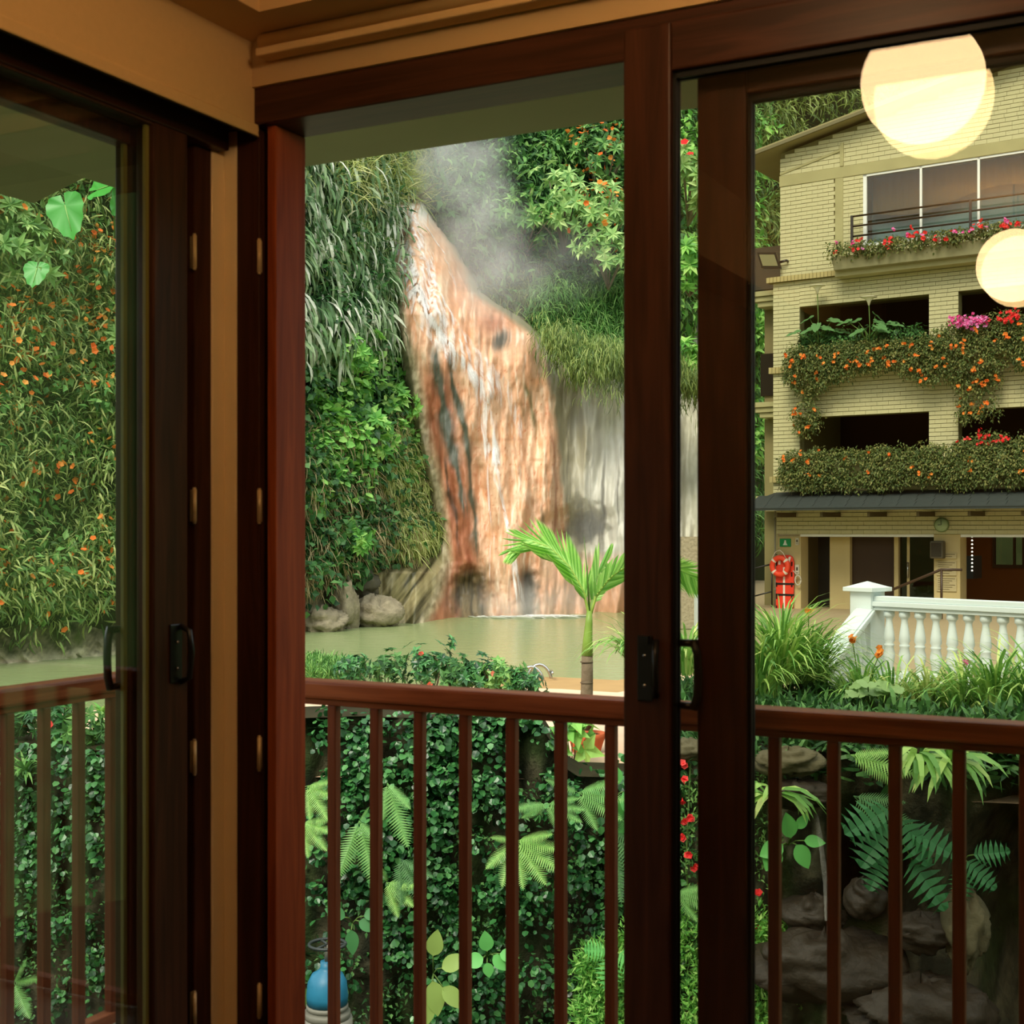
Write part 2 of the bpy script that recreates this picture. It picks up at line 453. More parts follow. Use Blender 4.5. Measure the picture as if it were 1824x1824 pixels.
# blinds
b1 = empty('roller_blind', RW(0.10, -0.02, 2.18), RZ, label='cream roller blind lowered partway over the corner glazing', cat='blind')
bl = MB()
zs = [0.0, 0.012, 0.030, 0.034, 0.10, 0.205]
for i in range(len(zs) - 1):
    off = 0.003 if zs[i] < 0.030 else 0.0
    e0 = 0.012 + 0.006 * (i == 2)
    bl.add([(off, -2.4, zs[i]), (off, e0, zs[i]), (0.0, e0 + 0.002, zs[i + 1]), (0.0, -2.4, zs[i + 1])], [(0, 1, 2, 3)])
    bl.add([(off - 0.004, -2.4, zs[i]), (off - 0.004, e0, zs[i]), (-0.004, e0 + 0.002, zs[i + 1]), (-0.004, -2.4, zs[i + 1])], [(0, 3, 2, 1)])
bl.add([(-0.004, -2.4, 0), (0.003, -2.4, 0), (0.003, 0.012, 0), (-0.004, 0.012, 0)], [(0, 1, 2, 3)])
bl.build('fabric', M['blind'], b1)
MB().box(-0.006, 0.006, -2.4, 0.008, 0.0, 0.026).build('hem_bar', M['blind'], b1, bevel=0.003)
b2 = empty('roller_blind', RW(0.15, -0.07, 2.33), RZ, label='cream roller blind rolled up tight above the open doorway', cat='blind')
MB().box(0, 4.6, -0.012, 0.03, 0.0, 0.018).build('hem_bar', M['blind'], b2, bevel=0.003)
MB().tube([(0.0, 0.012, 0.036), (4.6, 0.012, 0.036)], 0.018, 12).build('fabric_roll', M['blind'], b2)

# lamps, seen as reflections in the door panes
def pendant(loc, r, label):
    e = empty('pendant_lamp', (loc[0], loc[1], loc[2] - r), 0, label=label, cat='lamp', group='globe pendant lamps')
    g = MB(); n = 24
    g.lathe([(r * math.sin(math.pi * i / 16) + 1e-4, r - r * math.cos(math.pi * i / 16)) for i in range(17)], n)
    g.build('globe_shade', M['lamp'], e)
    MB().lathe([(0.03, 2 * r - 0.004), (0.032, 2 * r + 0.03), (0.012, 2 * r + 0.05)], 12).build('cap', M['black'], e)
    ztop = 2.72 - loc[2] + r
    MB().tube([(0, 0, 2 * r + 0.045), (0, 0, ztop)], 0.004, 6).build('cord', M['black'], e)
pendant((0.122, 1.574, 2.40), 0.148, 'large glowing globe lamp mirrored at the top of the glass')
pendant((-1.06, -0.57, 2.385), 0.148, 'smaller looking glowing globe lamp mirrored beside the upper flower boxes')

# ------------------------------------------------------------------ our own house outside: roof, balcony, railing
# the part of the soffit over the room itself is left to the ceiling
rf = MB()
rf.box(-1.21, A1 + 1, 0.115, 1.0, 2.43, 2.56); rf.box(-1.21, -0.10, B1 - 1, 0.115, 2.43, 2.56); rf.box(-1.21, A1 + 1, B1 - 1, 1.0, 2.82, 2.95)
rf.box(-1.21, A1 + 1, 0.90, 1.0, 2.56, 2.82); rf.box(-1.21, -1.11, B1 - 1, 0.90, 2.56, 2.82)
room(rf, 'eaves', M['soffit'], label='grey green painted roof soffit above the balcony', cat='roof', kind='structure')
ee = MB(); ee.hexa([(-1.43, B1, 2.373), (-1.21, B1, 2.43), (-1.21, 0.787, 2.43), (-1.43, 0.787, 2.373)],
                   [(-1.43, B1, 2.42), (-1.21, B1, 2.48), (-1.21, 0.787, 2.48), (-1.43, 0.787, 2.42)])
room(ee, 'eave_board', M['soffit'], label='sloping grey green eave board at the roof corner', cat='eave board', kind='structure')
up_ = MB(); up_.box(-0.9, A1 + 1, B1 - 1, 0.6, 2.95, 8.6)  # unseen mass added to keep sun and sky off the lower garden
room(up_, 'added_upper_storeys', M['house_wall'], label='added unseen upper storeys shading the lower garden', cat='wall', kind='structure')
sl = MB(); sl.box(-0.68, A1, 0.10, 0.48, -0.20, -0.02); sl.box(-0.68, -0.12, B1, 0.10, -0.20, -0.02)
room(sl, 'balcony_slab', M['slab'], label='narrow concrete balcony slab wrapping the corner', cat='balcony', kind='structure')
hw = MB(); hw.box(-0.12, A1, -0.1, 0.10, -4.2, -0.04); hw.box(-0.12, 0.0, B1, -0.1, -4.2, -0.04)
room(hw, 'house_wall_below', M['house_wall'], label='rendered house wall under the balcony', cat='wall', kind='structure')

ry = empty('balcony_railing', RW(-0.6, 0.4, 0), RZ, label='reddish brown wooden balcony railing turning the corner', cat='railing')
RT = 0.92
# coordinates here are relative to the railing's corner
MB().box(-0.035, 5.6, -0.035, 0.035, RT - 0.045, RT).build('handrail', M['rail_wood'], ry, bevel=0.008)
MB().box(-0.035, 0.035, -4.6, -0.035, RT - 0.045, RT).build('handrail', M['rail_wood_y'], ry, bevel=0.008)
MB().box(0.02, 5.6, -0.016, 0.016, RT - 0.062, RT - 0.045).build('under_rail', M['rail_wood'], ry, bevel=0.003)
MB().box(-0.016, 0.016, -4.6, -0.02, RT - 0.062, RT - 0.045).build('under_rail', M['rail_wood_y'], ry, bevel=0.003)
MB().box(0.02, 5.6, -0.018, 0.018, -0.005, 0.025).build('bottom_rail', M['rail_wood'], ry, bevel=0.003)
MB().box(-0.018, 0.018, -4.6, -0.02, -0.005, 0.025).build('bottom_rail', M['rail_wood_y'], ry, bevel=0.003)
MB().box(-0.03, 0.03, -0.03, 0.03, -0.02, RT - 0.045).build('corner_post', M['baluster_wood'], ry, bevel=0.004)
bal = MB().box(-0.0125, 0.0125, -0.0125, 0.0125, 0.025, RT - 0.062).mesh('baluster', M['baluster_wood'])
for i in range(40):
    link('baluster', bal, ry, (0.6 + 0.0237 + 0.1267 * (i - 4), 0, 0), bevel=0.003)
for i in range(34):
    link('baluster', bal, ry, (0, -0.13 - 0.1168 * i, 0), bevel=0.003)
# a few newel feet to carry the railing on the slab
for q in (1.2, 3.0):
    MB().box(q - 0.02, q + 0.02, -0.02, 0.02, -0.02, -0.005).build('rail_foot', M['baluster_wood'], ry)
for q in (-1.5, -3.2):
    MB().box(-0.02, 0.02, q - 0.02, q + 0.02, -0.02, -0.005).build('rail_foot', M['baluster_wood'], ry)

# ------------------------------------------------------------------ foliage tools
TPL = {   # (along, across, lift) of a leaf's vertices and its triangles
 'broad': ([(0, 0, 0), (.38, -.5, .07), (.38, 0, -.02), (.38, .5, .07), (1, 0, -.14)], [(0, 1, 2), (0, 2, 3), (1, 4, 2), (2, 4, 3)]),
 'round': ([(0, 0, 0), (.25, -.48, .05), (.7, -.42, .03), (1, 0, -.08), (.7, .42, .03), (.25, .48, .05), (.45, 0, -.03)],
           [(0, 1, 6), (1, 2, 6), (2, 3, 6), (3, 4, 6), (4, 5, 6), (5, 0, 6)]),
 'blade': ([(0, -.3, 0), (0, .3, 0), (.35, -.5, .10), (.35, .5, .10), (.7, -.4, .04), (.7, .4, .04), (1, 0, -.14)],
           [(0, 2, 3), (0, 3, 1), (2, 4, 5), (2, 5, 3), (4, 6, 5)]),
 'arch': ([(0, -.35, 0), (0, .35, 0), (.3, -.5, .16), (.3, .5, .16), (.62, -.45, .12), (.62, .45, .12), (.85, -.3, -.06), (.85, .3, -.06), (.95, 0, -.26)],
          [(0, 2, 3), (0, 3, 1), (2, 4, 5), (2, 5, 3), (4, 6, 7), (4, 7, 5), (6, 8, 7)]),
 'petal5': ([(0, 0, 0), (.62, 0, .3), (.2, .6, .3), (-.5, .36, .3), (-.5, -.36, .3), (.2, -.6, .3)],
            [(0, 1, 2), (0, 2, 3), (0, 3, 4), (0, 4, 5), (0, 5, 1)]),
}

def scatter_mesh(name, P, A, N, L, W, kind, m):
    tv, tf = TPL[kind]
    tv = np.array(tv); tf = np.array(tf)
    P = np.asarray(P, float); n = len(P)
    A = unit(A); B = unit(np.cross(N, A)); N2 = np.cross(A, B)
    L = np.broadcast_to(np.asarray(L, float), (n,)); W = np.broadcast_to(np.asarray(W, float), (n,))
    V = (P[:, None, :] + tv[None, :, 0, None] * (A * L[:, None])[:, None, :] + tv[None, :, 1, None] * (B * W[:, None])[:, None, :]
         + tv[None, :, 2, None] * (N2 * L[:, None])[:, None, :])
    Fc = (tf[None] + (np.arange(n) * len(tv))[:, None, None]).reshape(-1, 3)
    return np_mesh(name, V.reshape(-1, 3), Fc, m, smooth=False)

def scatter(name, P, A, N, L, W, kind, m, parent=None):
    return link(name, scatter_mesh(name, P, A, N, L, W, kind, m), parent)

def clump_points(C, R, per, r=rng, droop=0.35, face=(0, -1, 0.55), spread=0.55, squash=1.0):
    """leaf positions on bushy clumps: centres C (k,3), radii R (k,), per leaves each"""
    C = np.repeat(np.asarray(C, float), per, 0); R = np.repeat(np.asarray(R, float), per)
    n = len(C)
    d = unit(r.normal(size=(n, 3)) + np.array(face) * 0.75)
    rad = R * (0.55 + 0.5 * r.random(n) ** 0.5)
    off = d * rad[:, None]; off[:, 2] *= squash
    P = C + off
    A = unit(d * 0.55 + r.normal(size=(n, 3)) * spread + np.array([0, 0, -droop]))
    N = unit(d + np.array([0, 0, 0.7]) + r.normal(size=(n, 3)) * 0.25)
    return P, A, N

G = {}
G['deep'] = leaf_mat('deep_green_leaf', [(26, 62, 28), (38, 84, 34), (54, 106, 40), (84, 132, 58)])
G['mid'] = leaf_mat('mid_green_leaf', [(40, 84, 30), (62, 116, 38), (88, 142, 50), (122, 164, 74)])
G['bright'] = leaf_mat('bright_green_leaf', [(60, 126, 36), (88, 158, 44), (122, 182, 60), (160, 200, 92)])
G['yellow'] = leaf_mat('yellow_green_grass', [(120, 142, 54), (152, 168, 74), (178, 184, 98), (204, 200, 128)])
G['silver'] = leaf_mat('silvery_blade', [(54, 92, 44), (84, 122, 64), (136, 160, 110), (206, 214, 184)])
G['creeper'] = leaf_mat('creeper_leaf', [(56, 88, 32), (92, 122, 46), (128, 148, 62), (170, 178, 98)])
G['pale'] = leaf_mat('pale_green_leaf', [(76, 124, 50), (104, 150, 64), (134, 172, 84), (166, 192, 110)])
G['hill'] = leaf_mat('hill_leaf', [(58, 84, 28), (84, 110, 36), (112, 134, 48), (146, 160, 74)])
G['ivy'] = leaf_mat('ivy_leaf', [(16, 58, 24), (26, 82, 32), (42, 108, 42), (74, 136, 62)], rough=0.32, spec=0.5, trans=0.2)
G['fern'] = leaf_mat('fern_green', [(64, 118, 44), (92, 148, 58), (124, 172, 78)])
G['fern_y'] = leaf_mat('fern_yellow_green', [(118, 150, 52), (146, 176, 66), (168, 192, 88)])
G['palm'] = leaf_mat('palm_leaf', [(86, 148, 40), (116, 174, 56), (150, 196, 84)], rough=0.35, spec=0.5)
G['lily'] = leaf_mat('strap_leaf', [(62, 116, 36), (98, 152, 48), (138, 178, 66), (190, 202, 104)], rough=0.38, spec=0.4)
G['wallplant'] = leaf_mat('window_box_leaf', [(54, 74, 30), (76, 96, 38), (100, 112, 48), (134, 130, 64)])
G['orange'] = leaf_mat('orange_blossom', [(214, 92, 34), (236, 116, 44), (246, 146, 70)], rough=0.6, trans=0.25)
G['coral'] = leaf_mat('coral_blossom', [(206, 70, 56), (222, 92, 70), (232, 120, 96)], rough=.6, trans=.25)
G['red'] = leaf_mat('red_blossom', [(200, 30, 36), (224, 48, 48), (236, 84, 80)], rough=0.6, trans=0.25)
G['pink'] = leaf_mat('pink_blossom', [(214, 60, 130), (232, 96, 160), (240, 150, 196)], rough=0.6, trans=0.25)
G['dry'] = leaf_mat('dry_grass', [(120, 104, 60), (150, 132, 82), (176, 160, 110)])
M['stem'] = plain('green_stem', S(84, 112, 50), 0.6, 0.3, var=0.2, scale=9)
M['twig'] = plain('grey_twig', S(128, 118, 98), 0.8, 0.2, var=0.25, scale=9)
M['bark'] = plain('grey_bark', S(120, 104, 82), 0.85, 0.2, var=0.35, scale=14, bump=0.4)

# ------------------------------------------------------------------ the cliff round the pool
ZW = -0.9
_px = [-500, 0, 217, 400, 545, 640, 740, 850, 1000, 1120, 1210, 1340, 1600, 2400]
_yb = [18.5, 22.5, 24.5, 27.5, 30, 31.5, 34.2, 36.3, 37.5, 38, 41, 47, 55, 62]
_kb = [.2, .2, .2, .22, .25, .30, .42, .5, .5, .45, .40, .5, .6, .6]
def cliff_base(px): return np.interp(px, _px, _yb)
def cliff_slope(px): return np.interp(px, _px, _kb)
def cliff_at(px, py):
    """where the line of sight through a pixel meets the cliff"""
    px = np.asarray(px, float); py = np.asarray(py, float)
    yb = cliff_base(px); k = cliff_slope(px)
    Y = (yb + k * (EYE - ZW)) / np.maximum(0.2, 1 - k * (HOR - py) / F)
    return np.stack([(px - 912) / F * Y, Y, EYE + (HOR - py) * Y / F], -1)
gp = np.arange(-520, 2420, 22.0); gz = np.arange(-1.6, 34, 0.6)
PX, ZZ = np.meshgrid(gp, gz)
YY = cliff_base(PX) + cliff_slope(PX) * (ZZ - ZW) + (fbm(PX / 70, ZZ / 1.6, 3) - 0.5) * 1.6 + 0.5
XX = (PX - 912) / F * YY
M['cliff'] = plain('dark_cliff_soil', S(46, 52, 30), 0.95, 0.1, var=0.5, scale=1.2, bump=0.5)
cl = link('cliff_slope', np_mesh('cliff_slope', np.stack([XX, YY, ZZ], -1).reshape(-1, 3), grid_faces(*PX.shape), M['cliff'], True))
tag(cl, 'steep earth cliff rising behind the pool under the plants', 'cliff', kind='structure')

# ------------------------------------------------------------------ waterfall rock: travertine tongue with its mineral colours
XL = ([340, 400, 560, 640, 760, 880, 1000, 1060, 1120], [686, 698, 708, 728, 748, 776, 790, 772, 740])
XR = ([340, 375, 440, 520, 545, 570, 600, 650, 800, 920, 1000, 1120], [742, 752, 798, 834, 866, 906, 940, 964, 985, 998, 1002, 1010])
GREY_TOP = ([940, 975, 1010, 1060, 1140, 1240], [590, 624, 648, 668, 690, 706])
def rock_depth(px, py):
    px = np.asarray(px, float); py = np.asarray(py, float)
    xl = np.interp(py, *XL); xr = np.interp(py, *XR)
    h = (HOR - py) / F
    k = np.where(py > 560, 0.16, 0.16 + (560 - py) / 200 * 0.20)
    base = np.interp(px, [560, 660, 760, 850, 1000, 1130, 1260], [31.8, 32.4, 33.8, 34.9, 35.3, 35.6, 36.4])
    base = base - 1.6 * np.clip((py - 960) / 60, 0, 1) * np.clip((800 - px) / 60, 0, 1)
    zz = (HOR - py) / F * 36 + 2.2
    Y = base + k * zz
    t = np.clip((px - xl) / np.maximum(20, xr - xl), -0.6, 1.6)
    Y = Y - 0.9 * np.clip(1 - (2 * t - 1) ** 2, -0.8, 1)                     # bulging tongue
    # hanging flutes and ribs
    wx = px + 10 * fbm(px / 40, py / 130, 5) + (py - 700) * 0.02
    Y = Y - (0.75 + .7 * np.clip((px - 985) / 20, 0, 1)) * (fbm(wx / 30, py / 200, 9, 3) - 0.5) - 0.16 * (fbm(wx / 9, py / 70, 21, 3) - 0.5)
    Y = Y - 0.07 * (fbm(px / 8, py / 22, 161, 3) - .5) - 0.28 * (fbm(px / 26, py / 50, 163, 3) - .5)
    # ledge where the upper chute meets the lower curtain
    Y = Y - 0.25 * np.exp(-((py - 640) / 60.0) ** 2) * (px > xl - 20)
    # hollow under the grey curtain and under the tongue
    hx = px + 30 * (fbm(px / 30, py / 30, 151) - .5); hy = py + 30 * (fbm(px / 26, py / 26, 153) - .5)
    Y = Y + 1.7 * np.exp(-(((hx - 1034) / 42.0) ** 2 + ((hy - 938) / 30.0) ** 2) ** 1.3)
    Y = Y + .7 * np.exp(-(((hx - 838) / 34.0) ** 2 + ((hy - 1062) / 42.0) ** 2) ** 1.1)
    Y = Y + 0.4 * np.exp(-(((hx - 941) / 18.0) ** 2 + ((hy - 1050) / 44.0) ** 2) ** 1.1)
    # tuck the rim away behind the plants
    gy = np.interp(px, *GREY_TOP)
    out_l = np.clip((xl - px) / 26, 0, 4)
    right_edge = np.where(py > gy, 1e4, xr)
    out_r = np.clip((px - right_edge) / 14, 0, 4)
    out_t = np.clip((366 - py) / 8, 0, 4)
    low = np.clip((py - 960) / 60, 0, 1)
    Y = Y + out_l * (1.0 - 0.97 * low) + out_r * 1.3 + out_t * 1.2
    return Y
rp = np.arange(560, 1262, 2.0); rq = np.arange(350, 1124, 2.5)
RPX, RPY = np.meshgrid(rp, rq)
RY = rock_depth(RPX, RPY)
RV = np.stack([(RPX - 912) / F * RY, RY, EYE + (HOR - RPY) * RY / F], -1)
def lerp(a, b, t): return a + (b - a) * np.clip(t, 0, 1)[..., None]
def rock_colour(px, py):
    L = lambda *c: lin(c)[None, None, :]
    xl = np.interp(py, *XL); xr = np.interp(py, *XR)
    t = (px - xl) / np.maximum(20, xr - xl)
    wx = px + 8 * fbm(px / 30, py / 90, 31) + 12 * (fbm(px / 60, py / 40, 32) - .5)
    streak = fbm(wx / 10, py / 110, 33, 3); fine = fbm(wx / 3, py / 60, 37, 2); blot = fbm(px / 26, py / 34, 41, 3)
    c = lerp(L(210, 156, 118) + 0 * px[..., None], L(226, 188, 154), (streak - .3) * 2.2)
    c = lerp(c, L(204, 142, 94), (blot - .60) * 3)
    c = lerp(c, L(226, 196, 166), np.clip((520 - py) / 160, 0, 1) * (fine > .35) * .8)
    speck = fbm(px / 4, py / 6, 165, 2); band = fbm(px / 40, py / 9, 167, 2)
    c = lerp(c, L(188, 116, 78), (speck - .68) * 3.5 * np.clip((py - 560) / 120, 0.2, 1))
    c = lerp(c, L(190, 140, 104), (band - .64) * 3)
    c = lerp(c, L(238, 214, 186), (fbm(wx / 5, py / 40, 169, 3) - .60) * 4)
    # tan rim and rusty side curtain on the left
    rust = np.clip((py - 630) / 60, 0, 1) * np.exp(-((t - .17) / .13) ** 2)
    c = lerp(c, lerp(L(154, 92, 64) + 0 * px[..., None], L(202, 134, 100), (streak - .3) * 2.5), rust * 1.3)
    c = lerp(c, lerp(L(150, 138, 106) + 0 * px[..., None], L(206, 192, 158), (fbm(px / 6, py / 8, 171, 3) - .3) * 2.5), np.clip((.10 - t) / .07, 0, 1))
    c = lerp(c, L(176, 96, 58), np.exp(-(((px - 880) / 26) ** 2 + ((py - 575) / 22) ** 2)) * .7)
    # dark algae streaks
    def path(ys, xs, w, amt, colr):
        nonlocal c
        d = np.abs(wx - 4 - np.interp(py, ys, xs)) / (w * (.45 + 1.3 * vnoise(py / 24, py * 0 + xs[0], 7)))
        a = np.exp(-d ** 2 * 1.3) * np.clip((py - ys[0]) / 30, 0, 1) * np.clip((ys[-1] + 25 * (fine - .5) - py) / 45, 0, 1) * amt * (0.55 + 0.9 * fine)
        c = lerp(c, L(*colr), a)
    path([605, 700, 780, 860, 925], [772, 788, 801, 822, 826], 10, 1.2, (92, 96, 84))
    path([618, 700, 770, 850, 940, 1000], [798, 812, 829, 838, 846, 850], 6.5, 1.2, (80, 84, 68))
    path([800, 900, 1000], [792, 806, 822], 3.5, .9, (84, 62, 46))
    path([670, 740, 790], [932, 950, 958], 4, .9, (104, 100, 62))
    path([700, 730, 770], [925, 930, 936], 2.5, .7, (96, 94, 60))
    path([880, 940], [950, 956], 9, 1.0, (156, 98, 62)); path([895, 945], [962, 966], 4, 1.0, (70, 66, 46))
    path([760, 880, 990], [985, 992, 985], 3, .7, (150, 84, 50))
    blob = np.exp(-((((px - 893 + 14 * (fine - .5)) + (py - 605) * .35) / 14) ** 2 + ((py - 606) / 20) ** 2) ** 2)
    c = lerp(c, L(98, 94, 82), blob); 
    # white sinter where the water comes over the lip
    c = lerp(c, L(244, 238, 226), np.exp(-((py - 374) / 22) ** 2) * (fine > .3) * .95)
    # darker foot
    foot = np.clip((py - 1000) / 30, 0, 1) * np.exp(-((px - 838 + 34 * (blot - .5)) / 36) ** 2)
    c = lerp(c, lerp(L(62, 56, 38) + 0 * px[..., None], L(120, 104, 72), (fine - .3) * 2.5), foot * 1.2)
    c = lerp(c, L(92, 84, 70), np.exp(-((px - 941) / 17) ** 2) * np.clip((py - 1000) / 26, 0, 1) * 1.1)
    c = lerp(c, L(206, 158, 124), np.clip((py - 985) / 50, 0, 1) * np.clip((px - 965) / 20, 0, 1) * .9)
    # bank at the lower left of the fall: brown and mossy in slanting bands
    bank = np.clip((xl + 6 - px) / 14, 0, 1) * np.clip((py - 960) / 30, 0, 1)
    sl_ = fbm((px + py * .75) / 9, (py - px) / 90, 51, 3)
    c = lerp(c, lerp(L(64, 62, 34) + 0 * px[..., None], L(168, 156, 112), (sl_ - .32) * 2.6), bank * 1.2)
    # grey-white curtain to the right
    gr = np.clip((px - xr - 4 + 16 * (blot - .5)) / 12, 0, 1) * np.clip((1010 - py) / 30, 0, 1)
    g2 = lerp(L(158, 150, 120) + 0 * px[..., None], L(206, 204, 188), (px - 1010) / 60 + (streak - .5) * 1.6)
    g2 = lerp(g2, L(96, 92, 76), (fbm(wx / 5, py / 220, 61, 2) - .66) * 5)
    c = lerp(c, g2, gr)
    return np.clip(c, 0, 1)
M['travertine'] = tint_mat('travertine', 0.45, 0.35, 4.0, (1, 1, 0.4), 0.13, 0.22)
rock = link('waterfall_rock', np_mesh('waterfall_rock', RV.reshape(-1, 3), grid_faces(*RPX.shape)[:, ::-1], M['travertine'], True, rock_colour(RPX, RPY).reshape(-1, 3)))
tag(rock, 'orange and grey travertine rock face under the waterfall', 'rock face', kind='structure')

# running water: thin veils and threads over the rock
m, nt, p = new_mat('white_water')
p.inputs['Base Color'].default_value = (0.92, 0.90, 0.86, 1); p.inputs['Roughness'].default_value = 0.3
tc = nt.nodes.new('ShaderNodeTexCoord'); mp = nt.nodes.new('ShaderNodeMapping'); mp.inputs['Scale'].default_value = (8, 8, 0.6)
n = nt.nodes.new('ShaderNodeTexNoise'); n.inputs['Scale'].default_value = 1.0; n.inputs['Detail'].default_value = 6
mr = nt.nodes.new('ShaderNodeMapRange'); mr.inputs[1].default_value = .42; mr.inputs[2].default_value = .66; mr.inputs[4].default_value = .75
nt.links.new(tc.outputs['Object'], mp.inputs[0]); nt.links.new(mp.outputs[0], n.inputs['Vector']); nt.links.new(n.outputs['Fac'], mr.inputs[0])
vc = nt.nodes.new('ShaderNodeVertexColor'); vc.layer_name = 'tint'
mu = nt.nodes.new('ShaderNodeMath'); mu.operation = 'MULTIPLY'
nt.links.new(mr.outputs[0], mu.inputs[0]); nt.links.new(vc.outputs['Color'], mu.inputs[1])
nt.links.new(mu.outputs[0], p.inputs['Alpha'])
M['water_white'] = m
wf = empty('waterfall', at(915, 1098, 34.6), label='white threads of hot water running down the orange rock', cat='waterfall')
def ribbon(path_px, w_px, seed):
    ys = np.array([q[1] for q in path_px], float); xs = np.array([q[0] for q in path_px], float)
    yy = np.linspace(ys[0], ys[-1], max(8, int((ys[-1] - ys[0]) / 6)))
    xx = np.interp(yy, ys, xs) + 7 * (fbm(yy / 40, yy * 0 + seed, seed) - .5)
    ww = w_px * (0.5 + fbm(yy / 25, yy * 0 + seed + 9, seed)) * np.clip(np.minimum(np.arange(len(yy)) + 1, len(yy) - np.arange(len(yy))) / 4.0, .2, 1)
    V = []
    K = []
    for s in (-1, -.5, 0, .5, 1):
        X = xx + s * ww / 2
        Y = rock_depth(X, yy) - 0.08
        K.append(np.clip(1 - s * s, 0, 1) * np.clip(np.minimum(np.arange(len(yy)), len(yy) - 1 - np.arange(len(yy))) / 5.0, 0, 1))
        V.append(np.stack([(X - 912) / F * Y, Y, EYE + (HOR - yy) * Y / F], -1))
    V = np.stack(V, 1)
    me = np_mesh('water_thread', V.reshape(-1, 3) - np.array(wf.location), grid_faces(len(yy), 5)[:, ::-1], M['water_white'], True, np.repeat(np.stack(K, 1).reshape(-1, 1), 3, 1))
    link('water_thread', me, wf)
R_ = np.random.default_rng(3)
main = [(712, 368), (728, 430), (742, 500), (765, 560), (790, 600), (825, 640), (858, 680), (872, 730), (882, 790), (890, 850), (905, 940), (925, 1096)]
for i in range(11):
    o = R_.normal() * 9
    k0 = int(R_.integers(0, 3)); k1 = int(R_.integers(6, 12))
    ribbon([(x + o * (1 + .02 * abs(y - 500) / 10), y) for x, y in main[k0:k1 + 1]], R_.uniform(8, 26), i)
for i, (pp, w_) in enumerate([(main, 7), ([(720, 372), (756, 460), (790, 540), (830, 600)], 9), ([(735, 372), (790, 450), (815, 520)], 6), ([(700, 400), (716, 480), (735, 560), (770, 610)], 8),
                 ([(868, 760), (880, 800), (884, 835)], 22), ([(872, 940), (873, 1000), (872, 1092)], 4), ([(838, 460), (850, 500), (862, 545)], 5),
                 ([(875, 830), (905, 930), (935, 1094)], 9), ([(850, 700), (862, 780), (872, 900), (885, 1000)], 5)]):
    ribbon(pp, w_, 40 + i)

# ------------------------------------------------------------------ pool, shore rocks, terraces
m, nt, p = new_mat('pool_water')
p.inputs['Base Color'].default_value = (*S(142, 156, 106), 1); p.inputs['Roughness'].default_value = 0.2; p.inputs['IOR'].default_value = 1.33
p.inputs['Specular IOR Level'].default_value = 0.3
tc = nt.nodes.new('ShaderNodeTexCoord'); mp = nt.nodes.new('ShaderNodeMapping'); mp.inputs['Scale'].default_value = (1.2, 3.2, 1)
n = nt.nodes.new('ShaderNodeTexNoise'); n.inputs['Scale'].default_value = 1.4; n.inputs['Detail'].default_value = 5
b = nt.nodes.new('ShaderNodeBump'); b.inputs['Strength'].default_value = .25; b.inputs['Distance'].default_value = 0.05
nt.links.new(tc.outputs['Object'], mp.inputs[0]); nt.links.new(mp.outputs[0], n.inputs['Vector']); nt.links.new(n.outputs['Fac'], b.inputs['Height']); nt.links.new(b.outputs['Normal'], p.inputs['Normal'])
M['pool'] = m
po = MB().add([(-14, 13, 0), (9, 13, 0), (9, 40, 0), (-14, 40, 0)], [(0, 1, 2, 3)]).build('pool_water', M['pool'], loc=(0, 0, ZW), fix=False)
tag(po, 'cloudy green thermal pool water below the waterfall', 'pool', kind='structure')
# foam where the fall meets the pool
fo = empty('foam', at(930, 1098, 34.6), label='white foam line where the fall meets the pool', cat='foam', kind='stuff')
fp = np.stack([rng.normal(930, 40, 260), rng.normal(0, .22, 260)], 1)
ctr = np.array(fo.location)
FP = np.array([[(x - 912) / F * 34.2, 34.2 + y, ZW + 0.02] for x, y in fp])
FA = unit(np.stack([np.ones(260), rng.normal(0, .15, 260), np.zeros(260)], 1))
scatter('foam_flecks', FP - ctr, FA, np.tile([0, 0, 1.0], (260, 1)), rng.uniform(.25, .7, 260), rng.uniform(.06, .14, 260), 'round', plain('foam_white', (.85, .85, .8), .6), fo)

# rocky shore along the water, from the left pane to the fall
sp = np.arange(-420, 800, 5.0); sh = np.linspace(0, 1, 15)
SPX, SH = np.meshgrid(sp, sh)
hgt = np.interp(SPX, [-420, 0, 217, 430, 545, 620, 760, 800], [.45, .5, .6, .9, 1.25, 1.6, 1.0, .6]) * (0.7 + .6 * fbm(SPX / 38, SPX * 0, 71))
ybs = np.interp(SPX, [-500, 0, 217, 400, 545, 640, 740, 800], [18.2, 22.1, 23.9, 27.0, 29.4, 31.2, 33.3, 34.4])
SY = ybs + SH ** 1.5 * 0.9 - 0.55 * (fbm(SPX / 24, SH * 3, 73, 3) - .45) * (0.3 + SH) - .35 * (fbm((SPX + SH * 60) / 9, SH * 2, 77, 2) - .5)
SZ = ZW - .15 + SH * (hgt + .15)
L_ = lambda *c: lin(c)[None, None, :]
f1 = fbm((SPX + SH * 70) / 8, SH * 2.2, 79, 3); f2 = fbm(SPX / 20, SH * 4, 83, 3)
SC = lerp(L_(64, 60, 42) + 0 * SPX[..., None], L_(176, 164, 130), (f1 - .32) * 2.2)
SC = lerp(SC, L_(206, 196, 162), np.clip((.40 - SH + .25 * (f2 - .5)) / .15, 0, 1))
SC = lerp(SC, L_(168, 112, 76), np.clip((.13 - SH) / .05, 0, 1) * .8)
SC = lerp(SC, L_(82, 92, 36), np.clip((f2 - .56) * 6, 0, 1) * np.clip((SH - .35) * 4, 0, 1))
M['shore'] = tint_mat('shore_rock', .8, .3, 5, (1, 1, 1), .35, .7)
